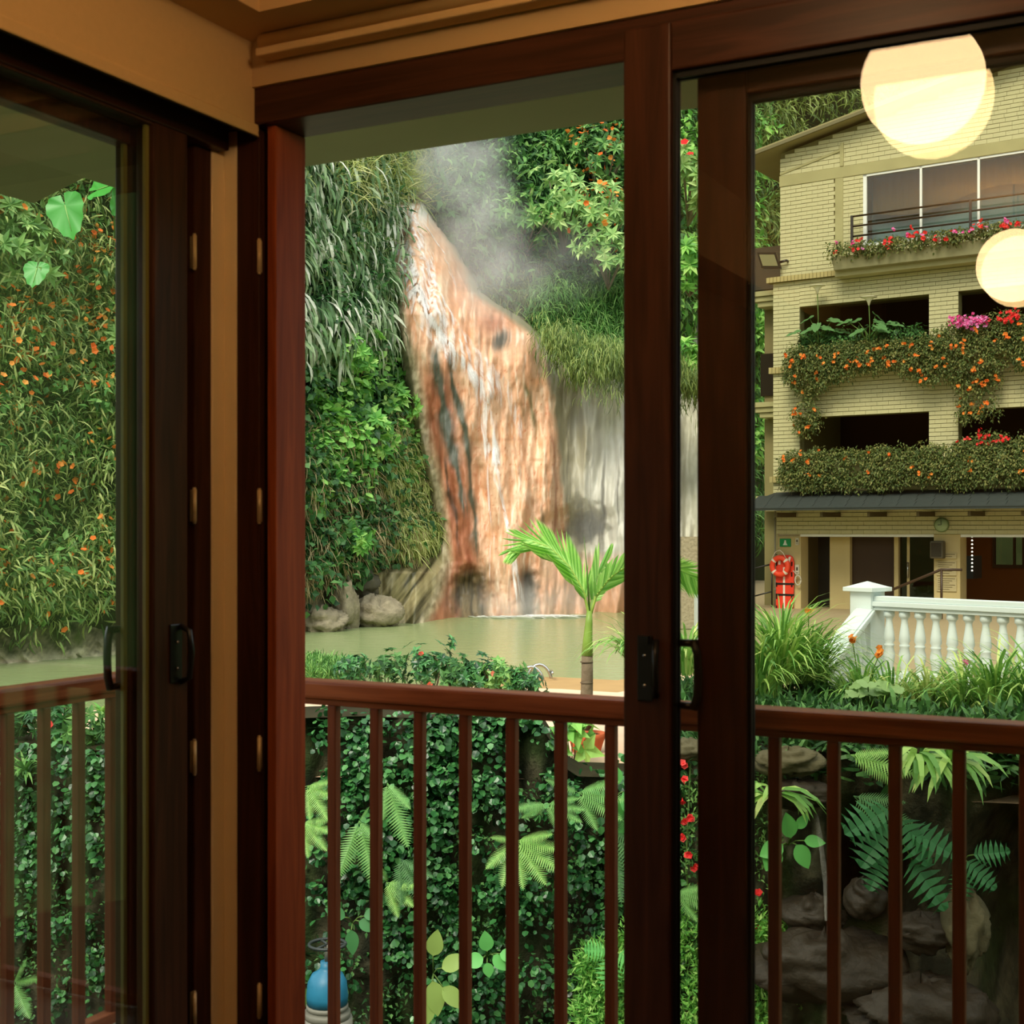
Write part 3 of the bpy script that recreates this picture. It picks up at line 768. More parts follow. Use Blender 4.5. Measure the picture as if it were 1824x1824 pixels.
so = link('shore_rock', np_mesh('shore_rock', np.stack([(SPX - 912) / F * SY, SY, SZ], -1).reshape(-1, 3), grid_faces(*SPX.shape), M['shore'], True, SC.reshape(-1, 3)))
tag(so, 'pale limestone shore along the waterline of the pool', 'shore', kind='structure')

def boulder(name, c, r, m, label, cat='rock', group=None, seed=0, squash=(1, 1, .7), parent=None):
    nu, nv = 36, 22
    u = np.linspace(0, 2 * np.pi, nu, endpoint=False); v = np.linspace(0.02, np.pi - .02, nv)
    U, Vv = np.meshgrid(u, v)
    rr = r * (0.55 + .8 * fbm(3 + np.cos(U) * 2.2 + 7 * seed, np.sin(U) * 2.2 + Vv * 3.0, seed, 4))
    P = np.stack([rr * np.sin(Vv) * np.cos(U) * squash[0], rr * np.sin(Vv) * np.sin(U) * squash[1], rr * np.cos(Vv) * squash[2]], -1)
    idx = np.arange(nu * nv).reshape(nv, nu)
    a = idx[:-1, :]; b_ = np.roll(idx, -1, 1)[:-1, :]; c_ = np.roll(idx, -1, 1)[1:, :]; d_ = idx[1:, :]
    me = np_mesh(name, P.reshape(-1, 3), np.stack([a.ravel(), d_.ravel(), c_.ravel(), b_.ravel()], 1), m, True)
    o = link(name, me, parent, c)
    if parent is None: tag(o, label, cat, group)
    return o
M['boulder'] = plain('limestone_boulder', S(148, 138, 112), .85, .2, var=.6, scale=6, bump=1.0)
M['boulder_d'] = plain('dark_wet_rock', S(84, 80, 62), .7, .3, var=.5, scale=4, bump=.7)
boulder('shore_boulder', at(668, 1095, 31.2), .62, M['boulder'], 'pale rounded boulder on the shore under the vines', seed=1)
boulder('shore_boulder', at(618, 1085, 30.4), .55, M['boulder'], 'jagged pale boulder leaning at the edge of the pool', seed=2, squash=(.6, .8, 1.2))
boulder('shore_boulder', at(575, 1108, 29.6), .5, M['boulder'], 'low pale boulder at the waterline beside the door jamb', seed=5)
boulder('shore_boulder', at(642, 1042, 31.6), .5, M['boulder_d'], 'dark boulder tucked under the hanging vines', seed=3, squash=(1, .8, .8))

# near terrace (pool deck) and retaining wall below it
WTOP = -0.84
edge = [(-400, 15.0), (0, 15.6), (230, 16.2), (400, 18.8), (545, 19.2), (620, 19.0), (720, 18.6), (860, 18.4), (1000, 18.2), (1100, 17.8), (1180, 19), (1235, 24), (1262, 34), (1330, 36), (2300, 33)]
wall_px = [-700, -300, 0, 217, 545, 800, 1000, 1130, 1200, 1350, 1500, 1824, 2300]
wall_y = [14.6, 13.6, 12.6, 12.0, 11.6, 11.5, 11.5, 11.5, 11.2, 10.9, 10.7, 10.4, 10.0]
def wall_depth(px): return np.interp(px, wall_px, wall_y)
tv = []; tf = []
for i, (px, Yf) in enumerate(edge):
    Yn = float(wall_depth(px)) + .1
    for Y in (Yn, Yn + (Yf - Yn) * .5, Yf): tv.append(((px - 912) / F * Y, Y, WTOP))
    tv.append(((px - 912) / F * (Yf + .02), Yf + .02, WTOP - .9))
for i in range(len(edge) - 1):
    for j in range(3): tf.append((i * 4 + j, i * 4 + 4 + j, i * 4 + 5 + j, i * 4 + 1 + j))
M['deck'] = plain('sandy_deck', S(222, 190, 158), .8, .2, var=.08, scale=4)
tag(MB().add(tv, tf).build('pool_deck', M['deck'], fix=True), 'sandy pink paving of the terrace by the near pool edge', 'deck', kind='structure')
# drowned step along the deck
stp = MB()
for i in range(7, 10):
    (p0, y0), (p1, y1) = edge[i], edge[i + 1]
    q = [((p0 - 912) / F * y0, y0), ((p1 - 912) / F * y1, y1), ((p1 - 912) / F * (y1 + 1.9), y1 + 1.9), ((p0 - 912) / F * (y0 + 1.9), y0 + 1.9)]
    stp.hexa([(x, y, ZW - .2) for x, y in q], [(x, y, ZW + .012) for x, y in q])
tag(stp.build('pool_step', plain('stained_step', S(176, 142, 92), .6, .3, var=.15, scale=3)), 'tan stained stone step along the near pool edge', 'step', kind='structure')

TOPP = ([-700, 0, 217, 545, 640, 960, 1010, 1030, 1150, 1200, 1345, 1500, 1824, 2300], [-.70, -.68, -.66, -.30, -.28, -.32, -.72, -.78, -.80, -.55, -.46, -.44, -.40, -.4])
wp = np.arange(-680, 2300, 9.0); wz = np.linspace(0, 1, 46)
WPX, WT = np.meshgrid(wp, wz)
top = np.interp(WPX, *TOPP)
WZ = -4.2 + WT * (top + 4.2)
# layered stone with ledges; grotto recess at the right
WY = wall_depth(WPX) + 0.05 - .38 * (fbm(WPX / 60, WZ * 1.3, 91, 3) - .5) - .25 * (vnoise(WPX / 34, np.floor(WZ * 2.4) * 3.1, 93) - .5)
grot = np.exp(-(((WPX - 1555) / 70) ** 2 + ((WZ + 1.62) / .60) ** 2) ** 2) + np.exp(-(((WPX - 1900) / 190) ** 2 + ((WZ + 1.9) / 1.1) ** 2) ** 2)
WY = WY + 1.5 * grot - 0.5 * np.clip((-2.05 - WZ) / .12, 0, 1) * np.clip((WPX - 1350) / 30, 0, 1) * np.clip((1800 - WPX) / 60, 0, 1)
fw = fbm(WPX / 16, WZ * 5, 97, 3); fw2 = fbm(WPX / 50, WZ * 2, 99, 3)
WC = lerp(L_(38, 40, 26) + 0 * WPX[..., None], L_(104, 98, 74), (fw - .35) * 2.2)
WC = lerp(WC, L_(46, 66, 26), np.clip((fw2 - .5) * 5, 0, 1) * .8)
WC = lerp(WC, L_(150, 146, 118), np.clip((fw - .62) * 6, 0, 1) * np.clip((WPX - 1150) / 60, 0, 1) * np.clip((1500 - WPX) / 60, 0, 1))
M['stonewall'] = tint_mat('garden_wall_stone', .9, .2, 7, (1, 1, 1), .4, .8)
gw = link('garden_wall', np_mesh('garden_wall', np.stack([(WPX - 912) / F * WY, WY, WZ], -1).reshape(-1, 3), grid_faces(*WPX.shape), M['stonewall'], True, WC.reshape(-1, 3)))
tag(gw, 'dark mossy stone retaining wall below the terrace', 'retaining wall', kind='structure')
# top of the wall, back to the deck
tb = np.interp(wp, *TOPP); ty = wall_depth(wp)
V0 = np.stack([(wp - 912) / F * (ty - .1), ty - .1, tb], 1); V1 = np.stack([(wp - 912) / F * (ty + .5), ty + .5, tb + .02], 1); V2 = np.stack([(wp - 912) / F * (ty + .6), ty + .6, tb * 0 + WTOP - .1], 1)
wt = link('wall_planting_bed', np_mesh('wall_planting_bed', np.concatenate([V0, V1, V2]), grid_faces(3, len(wp)), plain('bed_soil', S(56, 52, 34), .95, .1, var=.3, scale=6), True))
tag(wt, 'strip of soil along the top of the retaining wall', 'planting bed', kind='structure')
tag(MB().box(-14, 14, 3.2, 15.5, -4.4, -3.6).build('lower_ground', plain('lower_soil', S(40, 48, 26), .95, .1, var=.4, scale=3)), 'shaded ground at the foot of the retaining wall', 'ground', kind='structure')
# upper terrace round the building
tr = MB()
tq = [at(1190, 0, 12.0)[:2], at(2300, 0, 10.6)[:2], (30, 26), (26, 48), (8.0, 48), at(1345, 0, 34)[:2], at(1330, 0, 21)[:2], at(1345, 0, 16.2)[:2]]
tr.prism([(x, y, -.62) for x, y in tq], (0, 0, .14))
tag(tr.build('upper_terrace', plain('terrace_tiles', S(168, 150, 118), .7, .3, var=.12, scale=3)), 'tiled terrace in front of the cream building', 'terrace', kind='structure')

# unseen hills added on the sides and behind the house to block open sky
tag(MB().add([(-95, -95, 0), (95, -95, 0), (95, 95, 0), (-95, 95, 0)], [(0, 1, 2, 3)]).build('valley_ground', plain('valley_grass', S(70, 84, 46), .95, .1, var=.4, scale=.3), loc=(0, 0, -5.5), fix=False), 'grassy valley floor far below the house', 'ground', kind='structure')
hp = np.linspace(math.radians(38), math.radians(322), 90); hz_ = np.linspace(0, 1, 14)
HA, HT = np.meshgrid(hp, hz_)
HR = 62 + HT * 26 + 8 * (fbm(HA * 6, HT * 3, 111) - .5)
HH = -6 + HT * (17 + 9 * fbm(HA * 3.2, HA * 0, 113) + 20 * np.clip(1 - np.abs(HA - 1.4) / .9, 0, 1))
hl_ = link('added_hills', np_mesh('added_hills', np.stack([np.sin(HA) * HR, np.cos(HA) * HR, HH], -1).reshape(-1, 3), grid_faces(*HA.shape), plain('far_hill_green', S(66, 86, 44), .95, .1, var=.5, scale=.25), True))
tag(hl_, 'added unseen green hills blocking the open sky', 'hills', kind='structure')

# ------------------------------------------------------------------ plants on the cliff
ROCK_POLY = [(693, 358), (752, 364), (800, 440), (834, 522), (866, 546), (906, 570), (940, 604), (966, 640), (1010, 664), (1060, 684), (1130, 704), (1260, 720), (1260, 1115), (745, 1115), (788, 1010),
             (772, 880), (746, 765), (728, 645), (706, 560), (696, 450)]
BANK = [(585, 1030), (640, 1004), (720, 985), (768, 960), (792, 1010), (745, 1118), (560, 1118)]
def zone(px0, px1, py0, py1, n, r, poly=None, keep_out=8, seed=0, lift=0.3):
    """clump centres on the cliff inside a window of it, clear of the bare rock"""
    q = np.random.default_rng(1000 + seed)
    px = q.uniform(px0, px1, n); py = q.uniform(py0, py1, n)
    ok = ~in_poly(px, py, ROCK_POLY) & ~in_poly(px, py, BANK)
    hump = fbm(px / 75 + seed * .0, py / 60, 141, 3)
    ok &= (hump > .36) | (q.random(n) < .45)
    if poly is not None: ok &= in_poly(px, py, poly)
    px, py = px[ok], py[ok]
    C = cliff_at(px, py)
    C[:, 1] -= lift + 2.2 * (hump[ok] - .4)
    R = q.uniform(r[0], r[1], len(C))
    return C, R, q

def mass(name, label, cat, parts):
    e = empty(name, (0, 0, 0), label=label, cat=cat, kind='stuff')
    for pn, P, A, N, L, W, k, m in parts:
        o = scatter(pn, P, A, N, L, W, k, m, e)
        o['kind'] = 'stuff'
    return e

def leafy(z, per, l, w, droop=.35, spread=.55, face=(0, -1, .55)):
    C, R, q = z
    P, A, N = clump_points(C, R, per, q, droop, face, spread)
    n = len(P)
    return P, A, N, q.uniform(l[0], l[1], n), q.uniform(w[0], w[1], n)

# left bank: flowering creeper with drooping narrow leaves
z = zone(-330, 420, 150, 1085, 600, (.35, .8), seed=1)
p1 = leafy(z, 84, (.15, .34), (.022, .042), .7, .6)
z2 = zone(-330, 420, 150, 1080, 210, (.35, .7), seed=2)
p2 = leafy(z2, 46, (.12, .24), (.07, .13), .3)
zf = zone(-330, 420, 330, 1085, 420, (.4, .8), seed=3, lift=.45)
p3 = leafy(zf, 8, (.075, .12), (.075, .12), .2, .5)
q = zf[2]; keep = vnoise(p3[0][:, 0] * 1.4, p3[0][:, 2] * 1.4, 121) > .30
p3 = tuple(a[keep] for a in p3)
mass('flowering_creeper', 'creeper with orange blossoms covering the bank beyond the corner glazing', 'creeper',
     [('drooping_leaves', *p1, 'blade', G['creeper']), ('broad_leaves', *p2, 'broad', G['mid']), ('orange_blossoms', *p3, 'petal5', G['orange'])])

# cliff between the corner post and the fall: hanging silvery blades above, broad leaves below
z = zone(415, 735, 120, 640, 330, (.4, .9), seed=4)
p1 = leafy(z, 44, (.40, .80), (.055, .10), 1.5, .4)
zb = zone(415, 725, 200, 600, 170, (.4, .8), seed=5)
p2 = leafy(zb, 60, (.14, .30), (.06, .12), .3)
zc = zone(470, 730, 250, 560, 150, (.3, .7), seed=6)
p3 = leafy(zc, 50, (.25, .5), (.018, .03), .8, .6)
mass('hanging_vines', 'mass of silvery drooping blades on the cliff beside the fall', 'vines',
     [('silver_blades', *p1, 'blade', G['silver']), ('green_leaves', *p2, 'broad', G['deep']), ('fine_blades', *p3, 'blade', G['hill'])])
z = zone(415, 770, 520, 1040, 300, (.4, .8), seed=7)
p1 = leafy(z, 70, (.14, .27), (.10, .19), .3)
zb = zone(560, 760, 640, 900, 110, (.3, .6), seed=8, lift=.6)
p2 = leafy(zb, 50, (.14, .26), (.11, .2), .25)
zc = zone(530, 770, 760, 1060, 120, (.3, .7), seed=9)
p3 = leafy(zc, 60, (.25, .6), (.012, .024), 1.2, .4)
mass('leafy_vines', 'curtain of broad green leaves on the cliff above the boulders', 'vines',
     [('dark_leaves', *p1, 'broad', G['deep']), ('bright_leaves', *p2, 'round', G['bright']), ('trailing_stems', *p3, 'blade', G['dry'])])
GP = [(700, 700), (735, 690), (752, 790), (776, 880), (790, 960), (770, 1000), (700, 960), (690, 860)]
z = zone(680, 800, 680, 1010, 420, (.2, .45), GP, seed=10, lift=.7)
p1 = leafy(z, 80, (.25, .55), (.018, .032), 1.0, .4)
mass('trailing_grass', 'yellow green grass trailing along the edge of the orange rock', 'grass', [('grass_blades', *p1, 'blade', G['yellow'])])
z = zone(600, 770, 215, 372, 150, (.3, .7), seed=11, lift=.5)
p1 = leafy(z, 110, (.35, .8), (.015, .028), .1, .4, (0, -.5, 1.2))
mass('lip_grass', 'dry yellow grass above the lip of the waterfall', 'grass', [('grass_blades', *p1, 'blade', G['yellow'])])
# bare branches by the lip
for i, pts in enumerate([[(716, 372), (745, 352), (776, 327)], [(722, 362), (736, 345), (733, 322)], [(728, 355), (748, 352), (772, 356)], [(720, 358), (712, 335), (705, 318)]]):
    b_ = MB(); b_.tube([at(x, y, 37.4 + .2 * i) for x, y in pts], [.045, .03, .012], 6)
    tag(b_.build('bare_branch', M['twig']), ['long pale branch slanting over the lip of the fall', 'forked grey branch upright above the lip of the fall',
        'grey branch lying level behind the lip of the fall', 'thin grey branch curving left above the lip of the fall'][i], 'branch')

# right of the fall: dark shrubs, ferny grass and the hill
z = zone(770, 1270, 60, 560, 560, (.6, 1.3), seed=12)
p1 = leafy(z, 60, (.22, .46), (.10, .20), .4)
zb = zone(770, 1270, 60, 520, 170, (.5, 1.0), seed=13, lift=.8)
p2 = leafy(zb, 46, (.25, .5), (.07, .12), .6)
zo = zone(1000, 1140, 200, 440, 40, (.5, .9), seed=14, lift=1.2)
p3 = leafy(zo, 7, (.10, .16), (.10, .16), .2)
mass('hillside_shrubs', 'dark green shrubs crowding the slope over the grey rock', 'shrubs',
     [('dark_leaves', *p1, 'broad', G['deep']), ('light_leaves', *p2, 'blade', G['mid']), ('orange_blossoms', *p3, 'petal5', G['orange'])])
z = zone(830, 1270, 430, 660, 290, (.4, .9), seed=15, lift=.4)
p1 = leafy(z, 80, (.4, .8), (.02, .035), .9, .45)
zb = zone(950, 1270, 520, 650, 170, (.3, .6), seed=16, lift=1.2)
p2 = leafy(zb, 100, (.3, .6), (.016, .028), .8, .45)
# fringe hanging over the grey curtain
fx = rng.uniform(965, 1262, 150); fy = np.interp(fx, *GREY_TOP) - 26 + rng.normal(0, 18, 150)
FC = np.stack([(fx - 912) / F * 35.9, 35.9 + rng.normal(0, .35, 150), EYE + (HOR - fy) * 35.9 / F], 1)
P, A, N = clump_points(FC, rng.uniform(.2, .6, 150), 60, rng, 1.3, (0, -1, .2), .35)
mass('hanging_grass', 'soft grass and ferns hanging above the grey rock curtain', 'grass',
     [('olive_blades', *p1, 'blade', G['hill']), ('bright_blades', *p2, 'blade', G['mid']), ('fringe', P, A, N, rng.uniform(.15, .38, len(P)), rng.uniform(.014, .026, len(P)), 'blade', G['hill'])])
z = zone(1180, 1345, 100, 960, 330, (.5, 1.0), seed=17, lift=.6)
p1 = leafy(z, 62, (.3, .6), (.04, .08), .8, .5)
zb = zone(1180, 1345, 250, 800, 110, (.5, .9), seed=18, lift=1.4)
p2 = leafy(zb, 50, (.28, .48), (.12, .2), .35)
mass('slope_thicket', 'tall green thicket on the slope between the doors and the building', 'shrubs',
     [('narrow_leaves', *p1, 'blade', G['mid']), ('broad_leaves', *p2, 'broad', G['bright'])])
z = zone(1330, 2100, 20, 760, 520, (.8, 1.6), seed=19, lift=.5)
p1 = leafy(z, 60, (.45, .9), (.05, .10), .7, .55)
mass('hill_bamboo', 'olive green bamboo thicket on the hill behind the building', 'bamboo', [('bamboo_leaves', *p1, 'blade', G['hill'])])

# shrubs that stand out one by one
def shrub(name, label, px, py, Y, r, n_whorl, leaf, lm, per=9, group=None, stemcol='twig', droop=.25, kind='broad', flowers=None, cat='shrub', squash=1.0, base_drop=1.0):
    q = np.random.default_rng(int(px * 7 + py))
    c = at(px, py, Y)
    e = empty(name, (c[0], c[1] + r * .3, c[2] - r * base_drop), label=label, cat=cat)
    if group: e['group'] = group
    o0 = np.array(e.location)
    d = unit(q.normal(size=(n_whorl, 3)) + np.array([0, -.7, .5]))
    tips = d * (r * q.uniform(.35, 1.15, n_whorl))[:, None] * np.array([1.15, 1.0, .9]); tips += q.normal(0, .16 * r, tips.shape); tips[:, 2] *= squash
    T = c + tips
    ang = np.tile(np.arange(per) * 2 * np.pi / per, n_whorl) + np.repeat(q.uniform(0, 6, n_whorl), per)
    D = np.repeat(d, per, 0); up = np.tile([.02, .3, 1.0], (len(D), 1))
    s1 = unit(np.cross(D, up)); s2 = np.cross(s1, D)
    A = unit(s1 * np.cos(ang)[:, None] + s2 * np.sin(ang)[:, None] + D * .35 + np.array([0, 0, -droop]))
    Pp = np.repeat(T, per, 0)
    L = q.uniform(leaf[0], leaf[1], len(Pp))
    scatter('foliage', Pp - o0, A, unit(D + np.array([0, 0, .5])), L, L * leaf[2], kind, lm, e)
    st_ = MB()
    for t in T[:: max(1, n_whorl // 8)]:
        tt = t - o0
        st_.tube([(0, 0, 0), tuple(tt * .5 + np.array([0, .05, .1 * r])), tuple(tt)], [.03 * r, .022 * r, .012 * r], 5)
    st_.build('stem', M[stemcol], e)
    if flowers:
        fm, k, fs = flowers
        idx = q.integers(0, n_whorl, k)
        FPp = T[idx] + d[idx] * .05 * r + q.normal(0, .05 * r, (k, 3))
        scatter('blossom', FPp - o0, unit(q.normal(size=(k, 3)) + 1e-3), unit(d[idx] + np.array([0, -.6, .3])), fs, fs, 'petal5', fm, e)
    return e
for i, (px, py, Y, r, nw, lab) in enumerate([
        (1005, 375, 40.5, 1.25, 46, 'pale green whorled shrub high on the slope beside the steam'),
        (1062, 395, 40, 1.3, 50, 'pale green whorled shrub beside the open door edge'),
        (1085, 455, 39.2, .95, 30, 'small pale green shrub with drooping whorls above the hanging grass'),
        (930, 395, 40.5, 1.1, 34, 'loose leafy shrub reaching toward the waterfall'),
        (1075, 290, 42.5, 1.5, 44, 'orange flowering shrub at the top of the slope')]):
    shrub('slope_shrub', lab, px, py, Y, r, int(nw * 1.4), (.22, .36, .42), G['pale'] if i < 3 else G['mid'], per=7, flowers=(G['orange'], 26, .15) if i in (1, 4) else None)
for i, (px, py, r, lab) in enumerate([(1228, 330, 1.1, 'leafy tree top with pale yellow leaves seen between the door stiles'), (1230, 470, .9, 'green bush below the yellowish tree top between the door stiles'),
                                      (1232, 650, .8, 'fresh green bush above the stone post between the door stiles')]):
    shrub('slope_bush', lab, px, py, 39, r, 30, (.30, .44, .42), G['pale'] if i == 0 else G['bright'], flowers=(G['red'], 10, .2) if i == 0 else None)
for i, (px, py, Y, r, lab) in enumerate([(40, 470, 23.6, .7, 'pale leaved shrub among the orange blossoms near the picture edge'), (190, 620, 25, .5, 'glossy broadleaf shrub on the flowering bank beside the dark stile'),
                                         (15, 400, 23.6, .55, 'light green shrub high on the flowering bank under the eave')]):
    shrub('bank_shrub', lab, px, py, Y, r, 30, (.18, .30, .42), G['pale'])
for i, (px, py, r, lab) in enumerate([(700, 720, .6, 'bright green bush at the edge of the rusty rock'), (660, 770, .7, 'bright leafy bush on the cliff over the trailing grass'), (625, 640, .7, 'ferny green bush halfway up the cliff beside the fall'),
                                      (620, 960, .5, 'small green bush just above the dark boulder')]):
    shrub('cliff_bush', lab, px, py, float(cliff_at(px, py)[1]) - 1.0, r, 36, (.18, .3, .6), G['bright'])

# elephant-ear plants high on the left bank
def big_leaf_mesh(name, L, W, m, wav=.03, n=26):
    vs_ = [(0, 0, 0)]; fs = []
    for i in range(n + 1):
        t = i / n; a = math.pi * (t * 2 - 1) * .965
        rr = (1.0 - .35 * abs(math.sin(a / 2)) ** 6) * (1 + .05 * math.cos(a * 13)) * (1 + .22 * max(0, math.cos(a)) ** 6)
        x = math.cos(a) * L * (.62 if abs(a) < 1.6 else .40) * rr; y = math.sin(a) * W * .5 * (1 + .04 * math.cos(a * 13))
        vs_.append((x, y, wav * L * math.sin(a * 7) + .10 * L * (abs(y) / W)))
    for i in range(1, n + 1): fs.append((0, i, i + 1))
    me = bpy.data.meshes.new(name); me.from_pydata(vs_, [], fs); me.materials.append(m); me.polygons.foreach_set('use_smooth', [True] * len(fs)); me.update()
    return me
M['taro'] = plain('elephant_ear_leaf', S(72, 158, 62), .4, .4, var=.18, scale=3)
M['rib'] = plain('pale_leaf_rib', S(150, 190, 110), .5, .3)
def place_leaf(o, p, axis, nrm, k=1.0):
    x = Vector(axis).normalized(); z_ = Vector(nrm); y = z_.cross(x).normalized(); z_ = x.cross(y)
    mtx = Matrix((x * k, y * k, z_ * k)).transposed().to_4x4(); mtx.translation = Vector(p)
    o.matrix_local = mtx
te = empty('elephant_ear_plant', at(82, 452, 23.3), label='tall plant with huge bright green leaves under the eave', cat='plant')
o0 = np.array(te.location)
for (px, py, L, W, ax, nr, bx, by) in [(116, 366, .82, .66, (.28, -.15, -.95), (-.15, -1, .25), 84, 450), (176, 338, .7, .62, (.9, -.2, .25), (-.1, -.75, .7), 190, 400),
                                       (207, 368, .62, .30, (.06, -.1, 1), (.85, -.6, .1), 206, 425), (66, 478, .48, .44, (-.1, -.3, -.9), (0, -1, .3), 80, 455)]:
    p = at(px, py, 22.9) - o0; bb = at(bx, by, 23.2) - o0
    o = link('leaf', big_leaf_mesh('leaf', L, W, M['taro']), te); place_leaf(o, p, ax, nr)
    MB().tube([(0, 0, .006), (L * .3, 0, .008), (L * .58, 0, .006)], [.012, .009, .004], 5).build('midrib', M['rib'], o)
    MB().tube([tuple(bb), tuple((bb + p) / 2 + np.array([-.03, 0, .05])), tuple(p)], [.022, .018, .014], 6).build('stalk', M['stem'], te)

# ------------------------------------------------------------------ plants on the near terrace
def tuft(name, label, c, n, l, w, mat_, lean=.5, cat='plant', group=None, kind='arch', flowers=None, r0=.12, face=(0, 0, 0)):
    """clump of strap leaves springing from one base"""
    q = np.random.default_rng(abs(int(c[0] * 977 + c[1] * 131 + n)))
    e = empty(name, c, label=label, cat=cat)
    if group: e['group'] = group
    a = q.uniform(0, 2 * np.pi, n); el = q.uniform(.15, 1.0, n) * lean
    D = unit(np.stack([np.cos(a) * el, np.sin(a) * el, 1.0 - .55 * el], 1) + np.array(face))
    base = np.stack([np.cos(a), np.sin(a), np.zeros(n)], 1) * (r0 * q.random(n) ** .5)[:, None]
    N = unit(np.stack([-np.cos(a) * .6, -np.sin(a) * .6, np.full(n, .9)], 1))
    # blades fall over: normal points up and inwards
    L = q.uniform(l[0], l[1], n)
    scatter('leaves', base, D, N, L, q.uniform(w[0], w[1], n), kind, mat_, e)
    if flowers:
        fm, k, fs, hh = flowers
        for i in range(k):
            aa = q.uniform(0, 6.28); tip = np.array([math.cos(aa) * .18, math.sin(aa) * .18, hh * q.uniform(.85, 1.1)])
            MB().tube([(0, 0, 0), tuple(tip * .6 + np.array([0, 0, .04])), tuple(tip)], .006, 5).build('flower_stalk', M['stem'], e)
            m5 = 6
            scatter('blossom', np.tile(tip, (m5, 1)) + q.normal(0, fs * .3, (m5, 3)), unit(q.normal(size=(m5, 3))), unit(q.normal(size=(m5, 3)) + np.array([0, -1, .6])), fs, fs, 'petal5', fm, e)
    return e

# shrubs at the pool edge above the handrail
for i, (px, py, Y, r, lm, fl, lab) in enumerate([
        (632, 1192, 17.6, .20, 'ivy', None, 'small leafy bush by the grass mound at the pool edge'),
        (690, 1200, 17.2, .26, 'deep', None, 'blue green bush above the middle of the handrail'),
        (762, 1190, 17.2, .34, 'ivy', ('coral', 2), 'tallest bush at the pool edge with a red bloom'),
        (812, 1204, 17.0, .24, 'deep', None, 'low dark bush between the tall bush and the red blooms'),
        (848, 1208, 16.9, .24, 'ivy', ('coral', 2), 'pool edge bush with one coral flower above the handrail'),
        (895, 1206, 16.8, .26, 'mid', ('coral', 6), 'rose bush with coral red flowers at the pool edge'),
        (935, 1218, 16.7, .18, 'ivy', None, 'little bush beside the chrome ladder rail')]):
    shrub('pool_bush', lab, px, py, Y, r, 60, (.07, .12, .55), G[lm], per=7, flowers=(G[fl[0]], fl[1], .065) if fl else None, base_drop=2.2, group='bushes along the pool edge')
gmP = rng.uniform([540, 18.6], [625, 20.4], (40, 2))
gmC = np.stack([(gmP[:, 0] - 912) / F * gmP[:, 1], gmP[:, 1], np.full(40, WTOP + .06)], 1)
P, A, N = clump_points(gmC, rng.uniform(.14, .26, 40), 90, rng, -.6, (0, -.3, 1.2), .45)
mass('grass_mound', 'low mound of bright grass at the near pool edge', 'grass', [('grass_blades', P, A, N, rng.uniform(.06, .14, len(P)), rng.uniform(.012, .02, len(P)), 'blade', G['mid'])])

# chrome ladder rail
lr = MB(); c0 = at(925, 1232, 19.6)
for s in (0, .42):
    pts = [c0 + np.array([s * .3 + .19 * (1 - math.cos(t)) - .02, s * .8, .36 * math.sin(t) ** .8 + (-.2 if t in (0.0,) else 0)]) for t in np.linspace(.0, math.pi * .93, 12)]
    lr.tube(pts, .024, 8)
for h_ in (.02, .16): lr.tube([pts[-1] + np.array([0, -.34, h_]), pts[-1] + np.array([0, 0, h_])], .02, 6)
tag(lr.build('ladder_rail', M['steel']), 'curved chrome ladder rail at the pool edge beside the roses', 'ladder rail')

# palm in a terracotta pot
PB = at(1045, 1347, 13.0)
pot_m = plain('terracotta', S(196, 100, 62), .8, .2, var=.15, scale=6)
pot = empty('terracotta_pot', PB, label='terracotta pot at the foot of the young palm', cat='pot')
MB().lathe([(.12, 0), (.17, .16), (.185, .19), (.185, .23), (.165, .23), (.15, .20)], 20).build('body', pot_m, pot)
MB().lathe([(.150, .19), (.150, .205)], 16).build('soil', plain('pot_soil', S(60, 48, 34), .95, .1), pot)
pt = empty('potted_palm', PB + np.array([0, 0, .2]), label='young palm with arching green fronds in front of the pool', cat='palm')
o0 = np.array(pt.location)
def PP(px, py, dy=0): return at(px, py, 13.0 + dy) - o0
MB().tube([PP(1044, 1300), PP(1045, 1240), PP(1046, 1200), PP(1046, 1165)], [.062, .060, .056, .054], 12).build('trunk', M['bark'], pt)
M['bark_ring'] = plain('bark_ring', S(104, 90, 72), .9, .1)
for py in (1178, 1215, 1262): MB().tube([PP(1045, py), PP(1045, py + 2)], .062, 12).build('trunk_ring', M['bark_ring'], pt)
MB().tube([PP(1046, 1168), PP(1047, 1140), PP(1049, 1110), PP(1050, 1088)], [.058, .046, .036, .026], 12).build('crownshaft', plain('palm_crownshaft', S(128, 158, 62), .45, .4, var=.2, scale=6), pt)
lf_me = {}
def leaflet_mesh(k):
    if k not in lf_me:
        mm = leaf_mat('palm_leaflet_%d' % k, [[(96, 156, 44)], [(128, 182, 62)], [(156, 200, 92)]][k] * 2, rough=.35, trans=.35, spec=.4)
        v = [(0, -.3, 0), (0, .3, 0), (.3, -.5, .03), (.3, .5, .03), (.3, 0, -.02), (.72, -.38, .02), (.72, .38, .02), (.72, 0, -.015), (1, 0, -.06)]
        f = [(0, 2, 4), (0, 4, 1), (1, 4, 3), (2, 5, 7, 4), (4, 7, 6, 3), (5, 8, 7), (7, 8, 6)]
        me = bpy.data.meshes.new('leaflet'); me.from_pydata(v, [], f); me.materials.append(mm); me.update(); lf_me[k] = me
    return lf_me[k]
